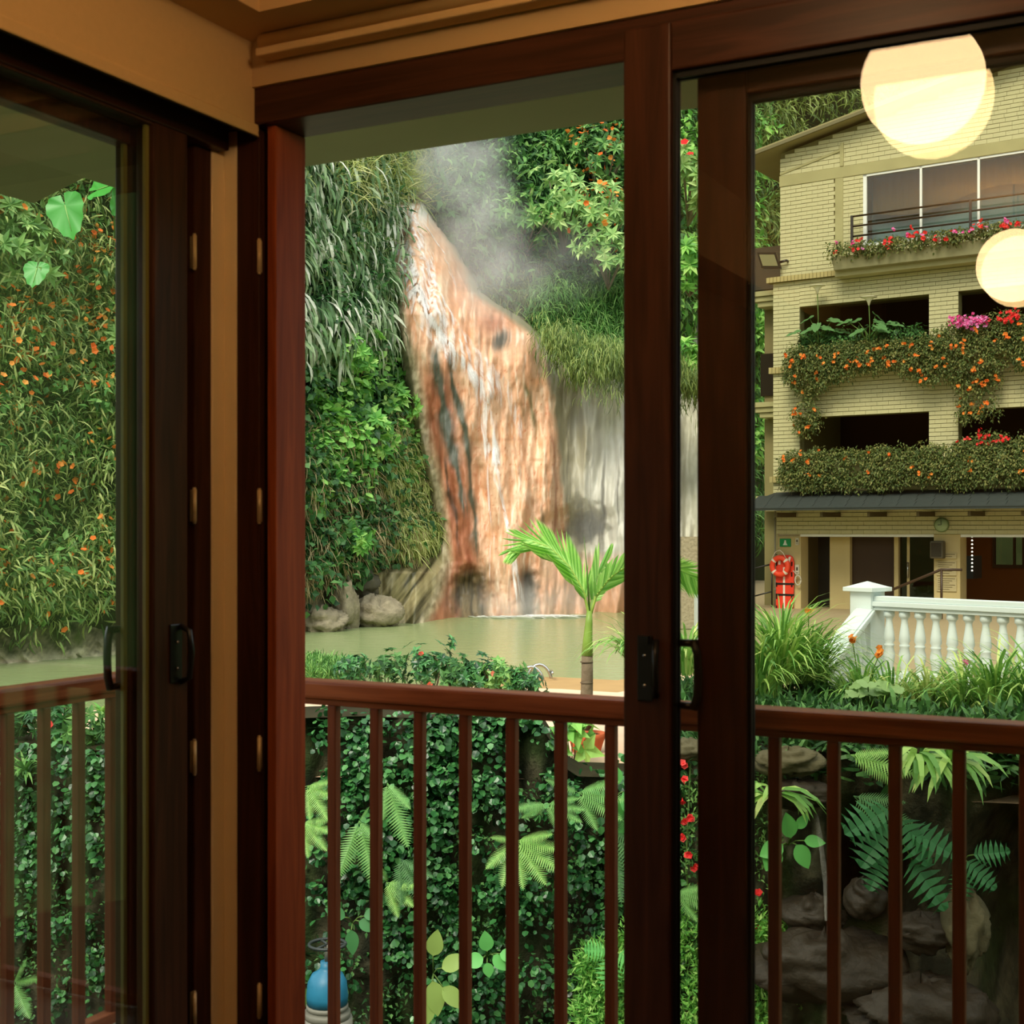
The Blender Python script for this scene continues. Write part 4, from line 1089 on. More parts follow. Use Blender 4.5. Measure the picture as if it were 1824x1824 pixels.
def palm_frond(path, n, ln, w, up, side=1.0, droop=.25, t0=.22, both=True, fan=0.0):
    """rachis through pixels at known depth and its leaflets"""
    pts = [Vector(PP(*p)) for p in path]
    # resample
    seg = [0]
    for i in range(1, len(pts)): seg.append(seg[-1] + (pts[i] - pts[i - 1]).length)
    def ev(t):
        s = t * seg[-1]
        for i in range(1, len(pts)):
            if s <= seg[i] or i == len(pts) - 1:
                return pts[i - 1].lerp(pts[i], (s - seg[i - 1]) / max(1e-6, seg[i] - seg[i - 1]))
    rp_ = [ev(i / 16) for i in range(17)]
    fr = MB(); fr.tube(rp_, [.017 * (1 - .75 * i / 16) for i in range(17)], 6)
    fo_ = fr.build('frond', plain('palm_rachis', S(150, 176, 76), .45, .4), pt)
    upv = Vector(up)
    for i in range(n):
        t = t0 + (1 - t0) * (i + .5) / n
        p = ev(t); tg = (ev(min(1, t + .03)) - ev(max(0, t - .03))).normalized()
        sd = tg.cross(upv).normalized(); nv = sd.cross(tg).normalized()
        env = math.sin(math.pi * (.18 + .74 * (t - t0) / (1 - t0))) ** .7
        for sgn in ((1, -1) if both else (1,)):
            ax = tg * (.55 + fan * t) + nv * (.85 * (1 if sgn > 0 else -.25)) * side + sd * sgn * .35 + Vector((0, 0, -droop * (t ** 2)))
            ax.normalize()
            L = ln * env * (1 if sgn > 0 else .8)
            o = link('leaflet', leaflet_mesh((i + (0 if sgn > 0 else 1)) % 3), fo_)
            yv = ax.cross(Vector((0, -1, .25))).cross(ax)
            yv = ax.cross(Vector((.1, -1, .35))).normalized(); zv = ax.cross(yv)
            mt = Matrix((ax * L, yv * w, zv * L)).transposed().to_4x4(); mt.translation = p
            o.matrix_local = mt
palm_frond([(1050, 1100), (1040, 1055), (1015, 1010), (980, 975), (945, 963), (912, 978)], 48, .50, .024, (0, 1, 0.0), side=-1, droop=.45, t0=.14, fan=.6)
palm_frond([(1052, 1095), (1062, 1060), (1085, 1030), (1108, 1012), (1150, 1002), (1205, 1010), (1255, 1040)], 34, .50, .036, (0, 1, 0), side=-1, droop=.35, t0=.12)
palm_frond([(1050, 1095, .0), (1056, 1060, .25), (1064, 1025, .5), (1080, 1000, .8)], 16, .36, .036, (0, 1, 0), side=-1, droop=.3, t0=.2)
MB().tube([PP(1050, 1095), PP(1046, 1020), PP(1040, 955)], [.012, .008, .002], 6).build('spear_leaf', M['stem'], pt)

# strap-leaved clump by the door edge, and daylilies on the bank
tuft('strap_plant', 'dark strap leaved plant hanging by the sliding door handle', at(1128, 1180, 12.2), 120, (.35, .62), (.018, .032), G['lily'], 1.2, r0=.06)
shrub('leafy_herb', 'broad leaved herb beside the terracotta pot', 1020, 1318, 12.4, .22, 10, (.14, .22, .6), G['bright'], per=5, cat='plant', base_drop=1.6)
LG = 'daylily clumps on the bank'
for i, (px, py, Y, n, l, lab, fl) in enumerate([
        (1392, 1215, 13.0, 330, .92, 'largest arching daylily clump in front of the life ring', None),
        (1440, 1220, 13.3, 190, .8, 'arching daylily clump beside the white stair balustrade', ('orange', 1, .055, .85)),
        (1350, 1240, 12.8, 160, .75, 'daylily clump half behind the outer door stile', None),
        (1222, 1200, 12.6, 130, .62, 'daylily clump seen between the two door stiles', None),
        (1535, 1262, 12.6, 70, .6, 'daylily clump with pale orange blooms under the newel post', ('orange', 2, .055, .62)),
        (1590, 1268, 12.4, 100, .62, 'daylily clump under the first white balusters', None),
        (1655, 1275, 12.2, 100, .58, 'yellowish daylily clump under the middle white balusters', None),
        (1715, 1275, 12.0, 110, .62, 'daylily clump with a pink bloom under the white balusters', ('pink', 1, .05, .5)),
        (1775, 1272, 11.9, 130, .74, 'tall daylily clump under the last white balusters in view', None),
        (1840, 1272, 11.8, 130, .8, 'daylily clump at the picture edge under the white balustrade', None)]):
    tuft('daylily_clump', lab, at(px, py, Y), n, (l * .6, l * 1.1), (.016, .030), G['yellow'] if i == 6 else G['lily'], .95, group=LG, flowers=(G[fl[0]], *fl[1:]) if fl else None, r0=.22)
bq = np.random.default_rng(77)
bpx = bq.uniform(1180, 2000, 420); bY = np.interp(bpx, wall_px, wall_y) + bq.uniform(-.15, 3.0, 420)
BCc = np.stack([(bpx - 912) / F * bY, bY, np.full(420, -.50)], 1)
P, A, N = clump_points(BCc, bq.uniform(.14, .3, 420), 40, bq, -.4, (0, -.5, 1), .5)
mass('bank_groundcover', 'dark ground cover on the bank under the daylilies', 'ground cover', [('leaves', P, A, N, bq.uniform(.08, .2, len(P)), bq.uniform(.02, .05, len(P)), 'blade', G['deep'])])
for i, (px, py) in enumerate([(1548, 1222), (1572, 1232), (1530, 1236)]):
    hb_ = empty('round_leaf_plant', at(px, py + 34, 12.0), label=['topmost round leaved plant among the daylilies', 'round leaved plant beside the yellowish daylilies', 'round leaved plant by the foot of the white stair'][i], cat='plant')
    for j in range(3):
        o = link('leaf', big_leaf_mesh('leaf', .20, .2, leaf_mat('round_leaf_green', [(104, 140, 72), (128, 160, 92)])), hb_)
        aa = j * 2.1 + i; tip = np.array([.09 * math.cos(aa), .09 * math.sin(aa) - .05, .17 + .02 * j])
        place_leaf(o, tip, (math.cos(aa), math.sin(aa) - .3, -.2), (math.cos(aa) * .2, -.6, 1))
        MB().tube([(0, 0, 0), tuple(tip)], .006, 5).build('stalk', M['stem'], hb_)

# ------------------------------------------------------------------ retaining wall: ivy, ferns, leafy plants
def wall_pts(n, x0, x1, y0, y1, q, lift=.12, dens=None):
    px = q.uniform(x0, x1, n); py = q.uniform(y0, y1, n)
    if dens is not None:
        ok = q.random(n) < dens(px, py); px, py = px[ok], py[ok]
    Y = wall_depth(px) - lift
    zz = EYE + (HOR - py) * Y / F
    ok = zz > -4.1
    return np.stack([(px - 912) / F * Y, Y, zz], 1)[ok]
q = np.random.default_rng(55)
def ivy_d(px, py):
    d = np.where(px < 300, .8, np.interp(px, [500, 560, 620, 960, 1010, 1120, 1180, 1260], [.25, .3, 1, 1, .7, .45, .45, 0.0]))
    return d * np.interp(py, [1240, 1300, 1500, 1600, 1850], [1.0, 1.0, .8, .5, .45]) * (fbm(px / 70, py / 90, 131, 2) > .40)
C = wall_pts(1500, -420, 1260, 1262, 1860, q, .10, ivy_d)
C = C[~((C[:, 0] / C[:, 1] * F + 912 < 330) & ((EYE - C[:, 2]) * F / C[:, 1] + HOR < 1318))]
C = C[~((C[:, 0] / C[:, 1] * F + 912 > 985) & (C[:, 0] / C[:, 1] * F + 912 < 1150) & ((EYE - C[:, 2]) * F / C[:, 1] + HOR < 1385))]
R = q.uniform(.08, .20, len(C))
P, A, N = clump_points(C, R, 30, q, .5, (0, -1.1, .35), .45)
n_ = len(P)
sz = q.uniform(.035, .08, n_)
C2 = wall_pts(420, -420, 1300, 1400, 1860, q, .05)
P2, A2, N2 = clump_points(C2, q.uniform(.1, .2, len(C2)), 26, q, .4, (0, -1.1, .5), .5)
mass('ivy_curtain', 'glossy ivy covering the retaining wall behind the balusters', 'ivy',
     [('ivy_leaves', P, A, N, sz, sz * .95, 'round', G['ivy']), ('small_leaves', P2, A2, N2, q.uniform(.03, .06, len(P2)), q.uniform(.02, .04, len(P2)), 'broad', G['deep'])])
# moss and low weeds at the foot
C3 = np.concatenate([wall_pts(150, 1120, 1420, 1640, 1860, q, .3), wall_pts(120, 1040, 1130, 1700, 1860, q, .3)])
P3, A3, N3 = clump_points(C3, q.uniform(.08, .2, len(C3)), 50, q, -.3, (0, -.6, 1), .5)
mass('ground_weeds', 'fresh green weeds at the foot of the wall beside the door stile', 'weeds', [('weed_leaves', P3, A3, N3, q.uniform(.04, .11, len(P3)), q.uniform(.012, .03, len(P3)), 'broad', G['bright'])])

def frond_mesh(name, L, W, m, n=22, curl=.06):
    V = []; Fs = []
    cx = lambda t: (L * (t - .12 * t * t), -L * curl * t * t)
    for i in range(n):
        t = .10 + .9 * i / n
        x, zz = cx(t); w = W * math.sin(math.pi * min(1, .12 + .92 * t)) ** .8 * .5 + .004
        dx = L / n * .42
        for s in (-1, 1):
            o = len(V)
            V += [(x - dx, 0, zz), (x + dx * .8, 0, zz - .0), (x + dx * .4 + w * .35, s * w, zz - w * .18), ]
            Fs.append((o, o + 1, o + 2) if s > 0 else (o, o + 2, o + 1))
    o = len(V); k = 9
    for i in range(k):
        t = i / (k - 1); x, zz = cx(t); ww = .006 * (1 - .8 * t)
        V += [(x, -ww, zz + .004), (x, ww, zz + .004)]
    for i in range(k - 1): Fs.append((o + 2 * i, o + 2 * i + 2, o + 2 * i + 3)); Fs.append((o + 2 * i, o + 2 * i + 3, o + 2 * i + 1))
    me = bpy.data.meshes.new(name); me.from_pydata(V, [], Fs); me.materials.append(m); me.update()
    return me
def solid_leaf(name, cols): return leaf_mat(name, cols, trans=.3)
FM = {'g': solid_leaf('fern_mid', [(88, 142, 58), (104, 158, 66)]), 'y': solid_leaf('fern_lime', [(106, 158, 58), (132, 176, 72)]), 'd': solid_leaf('fern_dark', [(54, 100, 48), (70, 118, 56)])}
FR = {k: frond_mesh('frond', 1.0, .34, v) for k, v in FM.items()}
def fern(label, px, py, kind, fronds, scale, Yoff=-.72):
    Y = float(wall_depth(px)) + Yoff
    e = empty('fern', at(px, py, Y), label=label, cat='fern', group='ferns on the retaining wall')
    for (ang, el, s) in fronds:     # ang: direction in the picture plane (0 right, 90 up), el: towards the viewer
        a = math.radians(ang); t = math.radians(el)
        ax = Vector((math.cos(a) * math.cos(t), -math.sin(t), math.sin(a) * math.cos(t)))
        nv = Vector((-math.sin(a) * .2, -.75, .65 + .3 * abs(math.cos(a))))
        o = link('frond', FR[kind], e)
        place_leaf(o, (0, 0, 0), ax, nv, s * scale * 1.2)
    return e
fern('lime green fern by the door jamb above the mossy ledge', 548, 1400, 'y', [(-10, 40, 1), (-50, 30, 1), (20, 40, .9), (-80, 30, .8), (190, 30, .8)], .34)
fern('yellowish fern low beside the door jamb', 540, 1465, 'y', [(-5, 40, 1), (-40, 30, 1), (15, 30, .9), (-75, 30, .9)], .32)
fern('single long fern hanging between the second and third balusters', 690, 1395, 'g', [(-68, 20, 1.25), (-40, 30, .7), (-95, 25, .7)], .42)
fern('long hanging fern behind the second baluster', 640, 1462, 'g', [(-72, 20, 1.2), (-110, 20, 1.1), (-40, 30, .7), (60, 40, .5)], .42)
fern('bright fern low between the second and third balusters', 688, 1572, 'y', [(-30, 30, .9), (-65, 25, .8), (5, 30, .9), (100, 40, .5)], .36)
fern('dull drooping fern behind the third baluster', 712, 1530, 'd', [(-55, 25, 1), (-85, 25, .9), (-20, 25, .8)], .4)
fern('largest bright fern spread between the fourth and sixth balusters', 920, 1498, 'y', [(0, 35, 1), (-25, 30, 1.1), (-50, 30, 1.0), (-80, 30, .9), (-110, 30, .9), (-145, 30, .8), (25, 40, .9), (160, 35, .6)], .42)
fern('fern with level fronds behind the sixth baluster', 975, 1432, 'g', [(0, 30, .9), (-20, 30, .9), (20, 30, .8), (180, 30, .9), (200, 30, .7), (-60, 30, .7)], .36)
fern('shaded fern between the last two balusters before the door', 1030, 1412, 'g', [(0, 30, 1), (-25, 30, 1), (25, 30, .9), (-60, 30, .8), (150, 30, .8)], .42)
fern('tall fern half hidden by the sliding door stile', 1095, 1480, 'd', [(-85, 25, 1.2), (-60, 25, 1.1), (-30, 25, .9), (60, 30, .7)], .46)
fern('fern seen between the door stiles', 1205, 1590, 'g', [(0, 25, 1), (-20, 25, .9), (20, 25, .8), (-50, 25, .8)], .34)
fern('lime fern under the strap leaves in the grotto', 1515, 1345, 'y', [(-12, 20, 1.1), (-28, 20, .9), (10, 20, .7)], .46, -.5)
fern('dark fern hanging beside the monstera', 1520, 1418, 'd', [(-20, 25, 1.1), (-45, 25, 1), (0, 25, .9)], .42, -.5)
fern('fern in the lower corner beyond the corner glazing', 25, 1750, 'g', [(60, 30, .9), (110, 30, .9), (20, 30, .8), (-50, 30, .9), (-90, 30, .8)], .40)
fern('small fern beside the blue valve', 548, 1800, 'g', [(40, 35, .8), (0, 35, .9), (-40, 35, .9), (90, 30, .7)], .34)

def leafplant(name, label, px, py, leaves, m, Yoff=-.6, cat='plant'):
    Y = float(wall_depth(px)) + Yoff
    e = empty(name, at(px, py, Y), label=label, cat=cat)
    for (dx, dz, L, W, ang, kind) in leaves:
        me = (monstera_mesh if kind == 'm' else oval_mesh)('leaf', L, W, m)
        o = link('leaf', me, e)
        a = math.radians(ang)
        place_leaf(o, (dx, -.08, dz), (math.cos(a), -.25, math.sin(a)), (0.05, -.85, .55))
        MB().tube([(0, 0, -.02), (dx * .5, -.03, dz * .6), (dx, -.08, dz)], .006, 5).build('stalk', M['stem'], e)
    return e
def oval_mesh(name, L, W, m):
    V = []; Fs = []; k = 8
    for i in range(k + 1):
        t = i / k; w = W * .5 * math.sin(math.pi * t ** .8) ** .85 + .001
        zz = -.18 * L * t * t
        V += [(L * t, -w, zz + .10 * w), (L * t, 0, zz - .02 * L), (L * t, w, zz + .10 * w)]
    for i in range(k):
        for j in range(2): Fs.append((i * 3 + j, i * 3 + j + 1, i * 3 + 4 + j, i * 3 + 3 + j))
    me = bpy.data.meshes.new(name); me.from_pydata(V, [], Fs); me.materials.append(m); me.polygons.foreach_set('use_smooth', [True] * len(Fs)); me.update()
    return me
def monstera_mesh(name, L, W, m):
    """heart-shaped leaf cut into fingers"""
    V = []; Fs = []; k = 7
    V += [(-.02 * L, 0, 0), (L, 0, -.12 * L)]
    for s in (-1, 1):
        for i in range(k):
            t0 = -.05 + .98 * i / k; t1 = t0 + .98 / k * .92
            def rim(t):
                w = W * .5 * math.sin(math.pi * min(1, (.22 + .78 * max(0, t)))) ** .6
                return w
            o = len(V)
            a, b_ = max(0, t0) * L, max(0, t1) * L
            lag = .16 * L * (1 - max(0, t0))
            gap = .24 * (b_ - a)
            w0, w1 = rim(t0), rim(t1)
            V += [(a, 0, -.03 * L * t0), (b_, 0, -.03 * L * t1), (b_ + lag * .35 - gap, s * w1 * .45, .02 * L), (a + lag * .30 + gap * .6, s * w0 * .45, .02 * L),
                  (b_ + lag - gap * 2.6 - .02 * L, s * w1 * .97, -.05 * L), (a + lag * .8 + gap * 1.6, s * w0, -.05 * L)]
            fl = [(o, o + 1, o + 2, o + 3), (o + 3, o + 2, o + 4, o + 5)]
            Fs += fl if s > 0 else [f[::-1] for f in fl]
    me = bpy.data.meshes.new(name); me.from_pydata(V, [], Fs); me.materials.append(m); me.update()
    return me
M['lf_bright'] = solid_leaf('bright_broad_leaf', [(72, 160, 60), (84, 172, 70)])
M['lf_yel'] = solid_leaf('yellowing_leaf', [(104, 142, 48), (136, 158, 58)])
M['lf_dark'] = solid_leaf('dark_broad_leaf', [(44, 104, 50), (56, 120, 58)])
M['lf_mon'] = solid_leaf('monstera_green', [(28, 92, 44), (38, 108, 54)])
leafplant('broadleaf_herb', 'rosette of bright heart shaped leaves low behind the fifth baluster', 868, 1700, [(0, .05, .17, .12, 95, 'o'), (-.03, 0, .16, .13, 195, 'o'), (.05, .02, .17, .12, -40, 'o'), (.1, .03, .16, .11, -5, 'o'), (0, -.04, .12, .09, -80, 'o')], M['lf_bright'])
leafplant('broadleaf_herb', 'herb with large pointed leaves behind the first baluster', 628, 1640, [(-.05, .05, .18, .11, 150, 'o'), (.06, .02, .17, .11, -20, 'o'), (0, -.05, .2, .11, -85, 'o'), (.1, .06, .16, .1, 20, 'o')], M['lf_dark'])
leafplant('broadleaf_herb', 'tall yellowing plant behind the fourth baluster', 772, 1730, [(0, .15, .22, .14, 80, 'o'), (.07, .05, .24, .14, 30, 'o'), (0, -.05, .28, .16, -80, 'o'), (.08, -.1, .24, .14, -40, 'o'), (-.03, -.2, .22, .13, -100, 'o')], M['lf_yel'])
leafplant('lobed_leaf_plant', 'plant with broad lobed leaves beside the sliding door foot', 1095, 1700, [(-.03, 0, .28, .26, -100, 'm'), (.03, .03, .28, .26, -30, 'm'), (-.08, .05, .2, .2, 170, 'm')], M['lf_bright'])
leafplant('lobed_leaf_plant', 'large leaf plant against the inner door stile', 1095, 1420, [(0, 0, .30, .2, -80, 'o'), (.06, .06, .28, .2, -50, 'o'), (0, .1, .2, .15, 100, 'o')], M['lf_bright'])
leafplant('broadleaf_herb', 'leafy plant on the rock beside the trickling water', 1405, 1500, [(0, .05, .2, .13, 100, 'o'), (-.06, 0, .2, .15, 200, 'o'), (.04, 0, .2, .14, -60, 'o'), (.1, .03, .16, .1, 0, 'o'), (-.1, -.02, .2, .15, -120, 'o'), (.05, .12, .14, .08, 60, 'o')], M['lf_bright'], -.5)
leafplant('monstera', 'monstera with deeply cut leaves hanging in the grotto', 1590, 1450, [(-.06, .05, .42, .36, 205, 'm'), (-.05, -.06, .42, .36, 232, 'm'), (.05, -.03, .40, .36, -62, 'm'), (.12, -.1, .40, .34, -30, 'm'), (.12, -.32, .46, .34, -58, 'm'), (-.08, -.3, .3, .26, 240, 'm')], M['lf_mon'], -.6)
leafplant('monstera', 'smaller monstera at the dark end of the grotto', 1716, 1530, [(.0, .0, .3, .26, -45, 'm'), (.05, .05, .28, .22, 10, 'm'), (-.02, -.05, .26, .22, -100, 'm')], M['lf_mon'], -.5)
for i, (px, py, n, lab) in enumerate([(1630, 1352, 26, 'strap leaved bromeliad hanging above the monstera'), (1692, 1362, 22, 'second strap leaved bromeliad nearer the dark recess'), (1375, 1420, 20, 'thin strap leaved plant on the pale ledge')]):
    tuft('bromeliad', lab, at(px, py, float(wall_depth(px)) - .55), n, (.3, .5), (.04, .06), G['lily'], 1.5, r0=.03, face=(0, -.5, -.55))
tuft('spiky_plant', 'spiky yellow green plant behind the corner railing', at(45, 1385, float(wall_depth(45)) - .3), 46, (.18, .32), (.02, .03), G['mid'], 1.4, r0=.03, face=(0, -.4, 0))
tuft('spiky_plant', 'upright light leaf clump at the pool edge behind the corner railing', at(180, 1285, 13.5), 14, (.14, .24), (.04, .06), G['bright'], .5, r0=.02)
for i, (px, py, r, lm, fl, lab) in enumerate([(25, 1275, .22, 'deep', ('orange', 3), 'bush with a yellow orange bloom behind the corner railing'), (95, 1290, .24, 'ivy', ('red', 4), 'bush with red blooms behind the corner railing'),
                                              (150, 1300, .22, 'mid', None, 'plain green bush nearest the corner stile behind the railing'), (230, 1290, .26, 'deep', None, 'dark bush behind the folded corner door')]):
    shrub('terrace_bush', lab, px, py, float(wall_depth(px)) + .2, r, 40, (.08, .14, .45), G[lm], per=7, flowers=(G[fl[0]], fl[1], .07) if fl else None, base_drop=1.4)
# red flowering climber seen between the door stiles
cr = empty('red_climber', at(1232, 1640, 10.9), label='climber with small red flowers between the door stiles', cat='climber')
o0 = np.array(cr.location)
cpx = q.uniform(1195, 1375, 90); cpy = q.uniform(1355, 1700, 90)
CC = np.stack([(cpx - 912) / F * 10.85, np.full(90, 10.85), EYE + (HOR - cpy) * 10.85 / F], 1)
P, A, N = clump_points(CC, q.uniform(.06, .12, 90), 22, q, .3, (0, -1, .4), .6)
scatter('foliage', P - o0, A, N, q.uniform(.03, .06, len(P)), q.uniform(.014, .025, len(P)), 'broad', G['mid'], cr)
for (px, py) in [(1217, 1361), (1219, 1388), (1216, 1426), (1250, 1427), (1229, 1455), (1216, 1461), (1214, 1493), (1251, 1489), (1226, 1524), (1238, 1545), (1248, 1574), (1350, 1591), (1352, 1656), (1357, 1671), (1252, 1404)]:
    p = at(px, py, 10.7) - o0
    scatter('flower', p[None] + q.normal(0, .006, (3, 3)), unit(q.normal(size=(3, 3))), unit(q.normal(size=(3, 3)) * .5 + np.array([0, -1, .3])), .05, .05, 'petal5', G['red'], cr)
MB().tube([tuple(at(1235, 1700, 10.85) - o0), tuple(at(1222, 1540, 10.85) - o0), tuple(at(1230, 1360, 10.85) - o0)], .008, 5).build('stem', M['stem'], cr)

# stone ledges of the little cascade
M['ledge'] = plain('shade_dark_ledge_rock', S(46, 38, 26), .6, .4, var=.45, scale=5, bump=.8)  # colour darkened to carry the shade of the deep grotto
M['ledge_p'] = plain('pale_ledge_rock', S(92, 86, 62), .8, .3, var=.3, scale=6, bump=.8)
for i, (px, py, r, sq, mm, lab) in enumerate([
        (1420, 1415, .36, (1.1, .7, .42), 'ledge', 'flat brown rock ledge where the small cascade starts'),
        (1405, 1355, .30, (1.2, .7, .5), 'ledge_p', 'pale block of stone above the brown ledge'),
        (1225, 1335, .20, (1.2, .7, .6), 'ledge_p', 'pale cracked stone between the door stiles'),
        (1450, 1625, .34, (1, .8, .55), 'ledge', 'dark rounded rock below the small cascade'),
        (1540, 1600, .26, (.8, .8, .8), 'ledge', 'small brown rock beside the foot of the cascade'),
        (1470, 1720, .62, (1.3, .7, .6), 'ledge', 'broad dark rock shelf below the cascade'),
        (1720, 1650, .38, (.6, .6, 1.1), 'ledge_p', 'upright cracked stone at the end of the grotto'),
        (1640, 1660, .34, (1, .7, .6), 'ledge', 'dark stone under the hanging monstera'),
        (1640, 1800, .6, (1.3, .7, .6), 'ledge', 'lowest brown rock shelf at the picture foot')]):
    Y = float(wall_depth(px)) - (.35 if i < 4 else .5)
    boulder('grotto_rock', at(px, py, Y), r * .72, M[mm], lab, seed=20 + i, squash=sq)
wfall = MB(); pts = [(1438, 1405), (1450, 1440), (1462, 1500), (1470, 1570), (1474, 1640)]
for i in range(len(pts) - 1):
    (x0, y0), (x1, y1) = pts[i], pts[i + 1]; Y = 10.1
    wfall.add([at(x0 - 4, y0, Y), at(x0, y0, Y - .02), at(x0 + 4, y0, Y), at(x1 + 6, y1, Y), at(x1, y1, Y - .02), at(x1 - 5, y1, Y)], [(0, 1, 4, 5), (1, 2, 3, 4)], True)
cw = wfall.build('small_cascade', M['water_white'], fix=False)
ca = cw.data.color_attributes.new('tint', 'FLOAT_COLOR', 'POINT'); ca.data.foreach_set('color', [.45] * (4 * len(cw.data.vertices)))
tag(cw, 'thin trickle of water over the dark grotto rocks', 'cascade')

# blue valve
vb = empty('blue_valve', at(583, 1812, 9.6), label='blue domed valve with a round handwheel at the foot of the wall', cat='valve')
mb_ = plain('blue_enamel', S(34, 108, 136), .45, .4, var=.3, scale=9); mg_ = plain('grey_iron', S(120, 118, 104), .6, .4, .2, var=.3, scale=9)
MB().lathe([(.16, .0), (.165, .02), (.165, .045), (.14, .06), (.15, .065), (.15, .09), (.13, .1)], 20).build('flange', mg_, vb)
MB().lathe([(.145, .1), (.15, .16), (.14, .25), (.11, .31), (.06, .34), (.05, .36), (.05, .40)], 20).build('dome', mb_, vb)
MB().lathe([(.02, .40), (.02, .52)], 10).build('spindle', mg_, vb)
wh = MB(); wh.tube([(.13 * math.cos(a), .13 * math.sin(a), .52) for a in np.linspace(0, 2 * math.pi, 21)], .012, 6)
for a in (0, 2.09, 4.19): wh.tube([(0, 0, .52), (.13 * math.cos(a), .13 * math.sin(a), .52)], .009, 6)
wh.build('handwheel', plain('dark_iron', S(52, 58, 54), .5, .4, .3), vb)
MB().lathe([(.18, -1.2), (.18, 0)], 16).build('riser_pipe', mg_, vb)

# ------------------------------------------------------------------ the cream brick building across the terrace
BX0, BY0, BZ0 = (1378 - 912) / F * 31, 31.0, -0.55
BC, BS = .8256, .5642
BRZ = math.atan2(-BS, BC)
def BP(px, py, v=0.0):
    """(u, z) on the building's facade plane v behind its front, seen at a pixel"""
    s = (px - 912) / F; X = BX0 + BS * v; Y = BY0 + BC * v
    u = (s * Y - X) / (BC + BS * s)
    return u, EYE + (HOR - py) * (Y - BS * u) / F - BZ0
def Bw(u, v, z): return (BX0 + BC * u + BS * v, BY0 - BS * u + BC * v, BZ0 + z)
bd = empty('brick_building', Bw(0, 0, 0), BRZ, label='three storey cream brick building with open galleries and flower boxes', cat='building')
M['brick'] = plain('cream_painted_brick', S(198, 192, 150), .75, .25, var=.06, scale=2.5)
M['mortar'] = plain('dirty_joint', S(120, 116, 76), .9, .1, var=.2, scale=6)
M['plaster'] = plain('beige_plaster', S(198, 180, 132), .8, .2, var=.07, scale=3)
M['bconc'] = plain('building_concrete', S(170, 164, 120), .85, .2, var=.18, scale=3, bump=.2)
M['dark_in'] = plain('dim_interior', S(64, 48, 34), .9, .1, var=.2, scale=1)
M['slate'] = plain('slate_roofing', S(56, 62, 60), .8, .2, var=.25, scale=6, bump=.3)
M['white_al'] = plain('white_aluminium', S(236, 238, 236), .4, .4)
z = lambda w: w - BZ0          # world height to building height
UR = 8.4
wall = MB()
def wbox(u0, u1, w0, w1, v0=.02, v1=.26): wall.box(u0, u1, v0, v1, z(w0), z(w1))
brick_rects = []
def brickwall(u0, u1, w0, w1, v=0.0):
    wbox(u0, u1, w0, w1, v + .018, v + .26); brick_rects.append((u0, u1, z(w0), z(w1), v))
# lower storeys
brickwall(0, .64, 2.42, 6.98); brickwall(.64, UR, 6.38, 6.98)
brickwall(3.58, 4.2, 2.42, 6.38); brickwall(7.1, UR, 2.42, 6.38)
brickwall(.64, 3.58, 3.86, 5.25); brickwall(4.2, 7.1, 3.86, 5.25)
brickwall(.64, 3.58, 2.0, 2.85); brickwall(4.2, 7.1, 2.0, 2.85)
brickwall(0, .64, 2.16, 2.42); brickwall(3.58, 4.2, 2.16, 2.42); brickwall(7.1, UR, 2.16, 2.42)
brickwall(0.08, UR, 1.22, 1.80)
# upper storey
brickwall(.17, 1.48, 7.1, 9.17); brickwall(1.67, 2.12, 7.1, 9.17); brickwall(2.12, UR, 7.1, 7.58)
# gable
g0 = MB()
def roof_z(u): return 9.90 + (u + .53) * .200
for i in range(12):
    w0 = 9.43 + i * .09 * 1.0
brickwall(.17, UR, 9.42, 9.72)
wall.build('masonry_core', M['mortar'], bd)
gm_ = MB(); gm_.prism([(.17, .018, z(9.7)), (UR, .018, z(9.7)), (UR, .018, z(roof_z(UR) - .1)), (.17, .018, z(roof_z(.17) - .1))], (0, .24, 0)); gm_.build('gable_core', M['mortar'], bd)
# bricks: each course laid with its joints; gable courses stop at the rafters
BL, BH, BJ, BV = .252, .078, .012, .005
bricks = []
for (u0, u1, w0, w1, v) in brick_rects:
    nc = max(1, int(round((w1 - w0) / (BH + BJ)))); ch = (w1 - w0) / nc
    for r_ in range(nc):
        u = u0 - (BL + BV) * (.5 if r_ % 2 else 0)
        while u < u1 - .02:
            a, b_ = max(u0, u), min(u1, u + BL)
            if b_ - a > .03: bricks.append((a, b_, w0 + r_ * ch + BJ / 2, ch - BJ, v))
            u += BL + BV
for r_ in range(20):
    w_ = z(9.72) + r_ * .09
    u_start = max(.17, (w_ + .09 + BZ0 - 9.78) / .200 - .53)
    u = u_start
    if r_ % 2: u += .12
    while u < UR:
        bricks.append((u, min(UR, u + BL), w_ + BJ / 2, BH, 0.0)); u += BL + BV
bricks = np.array(bricks)
jit = np.random.default_rng(9).uniform(-.004, .004, len(bricks))
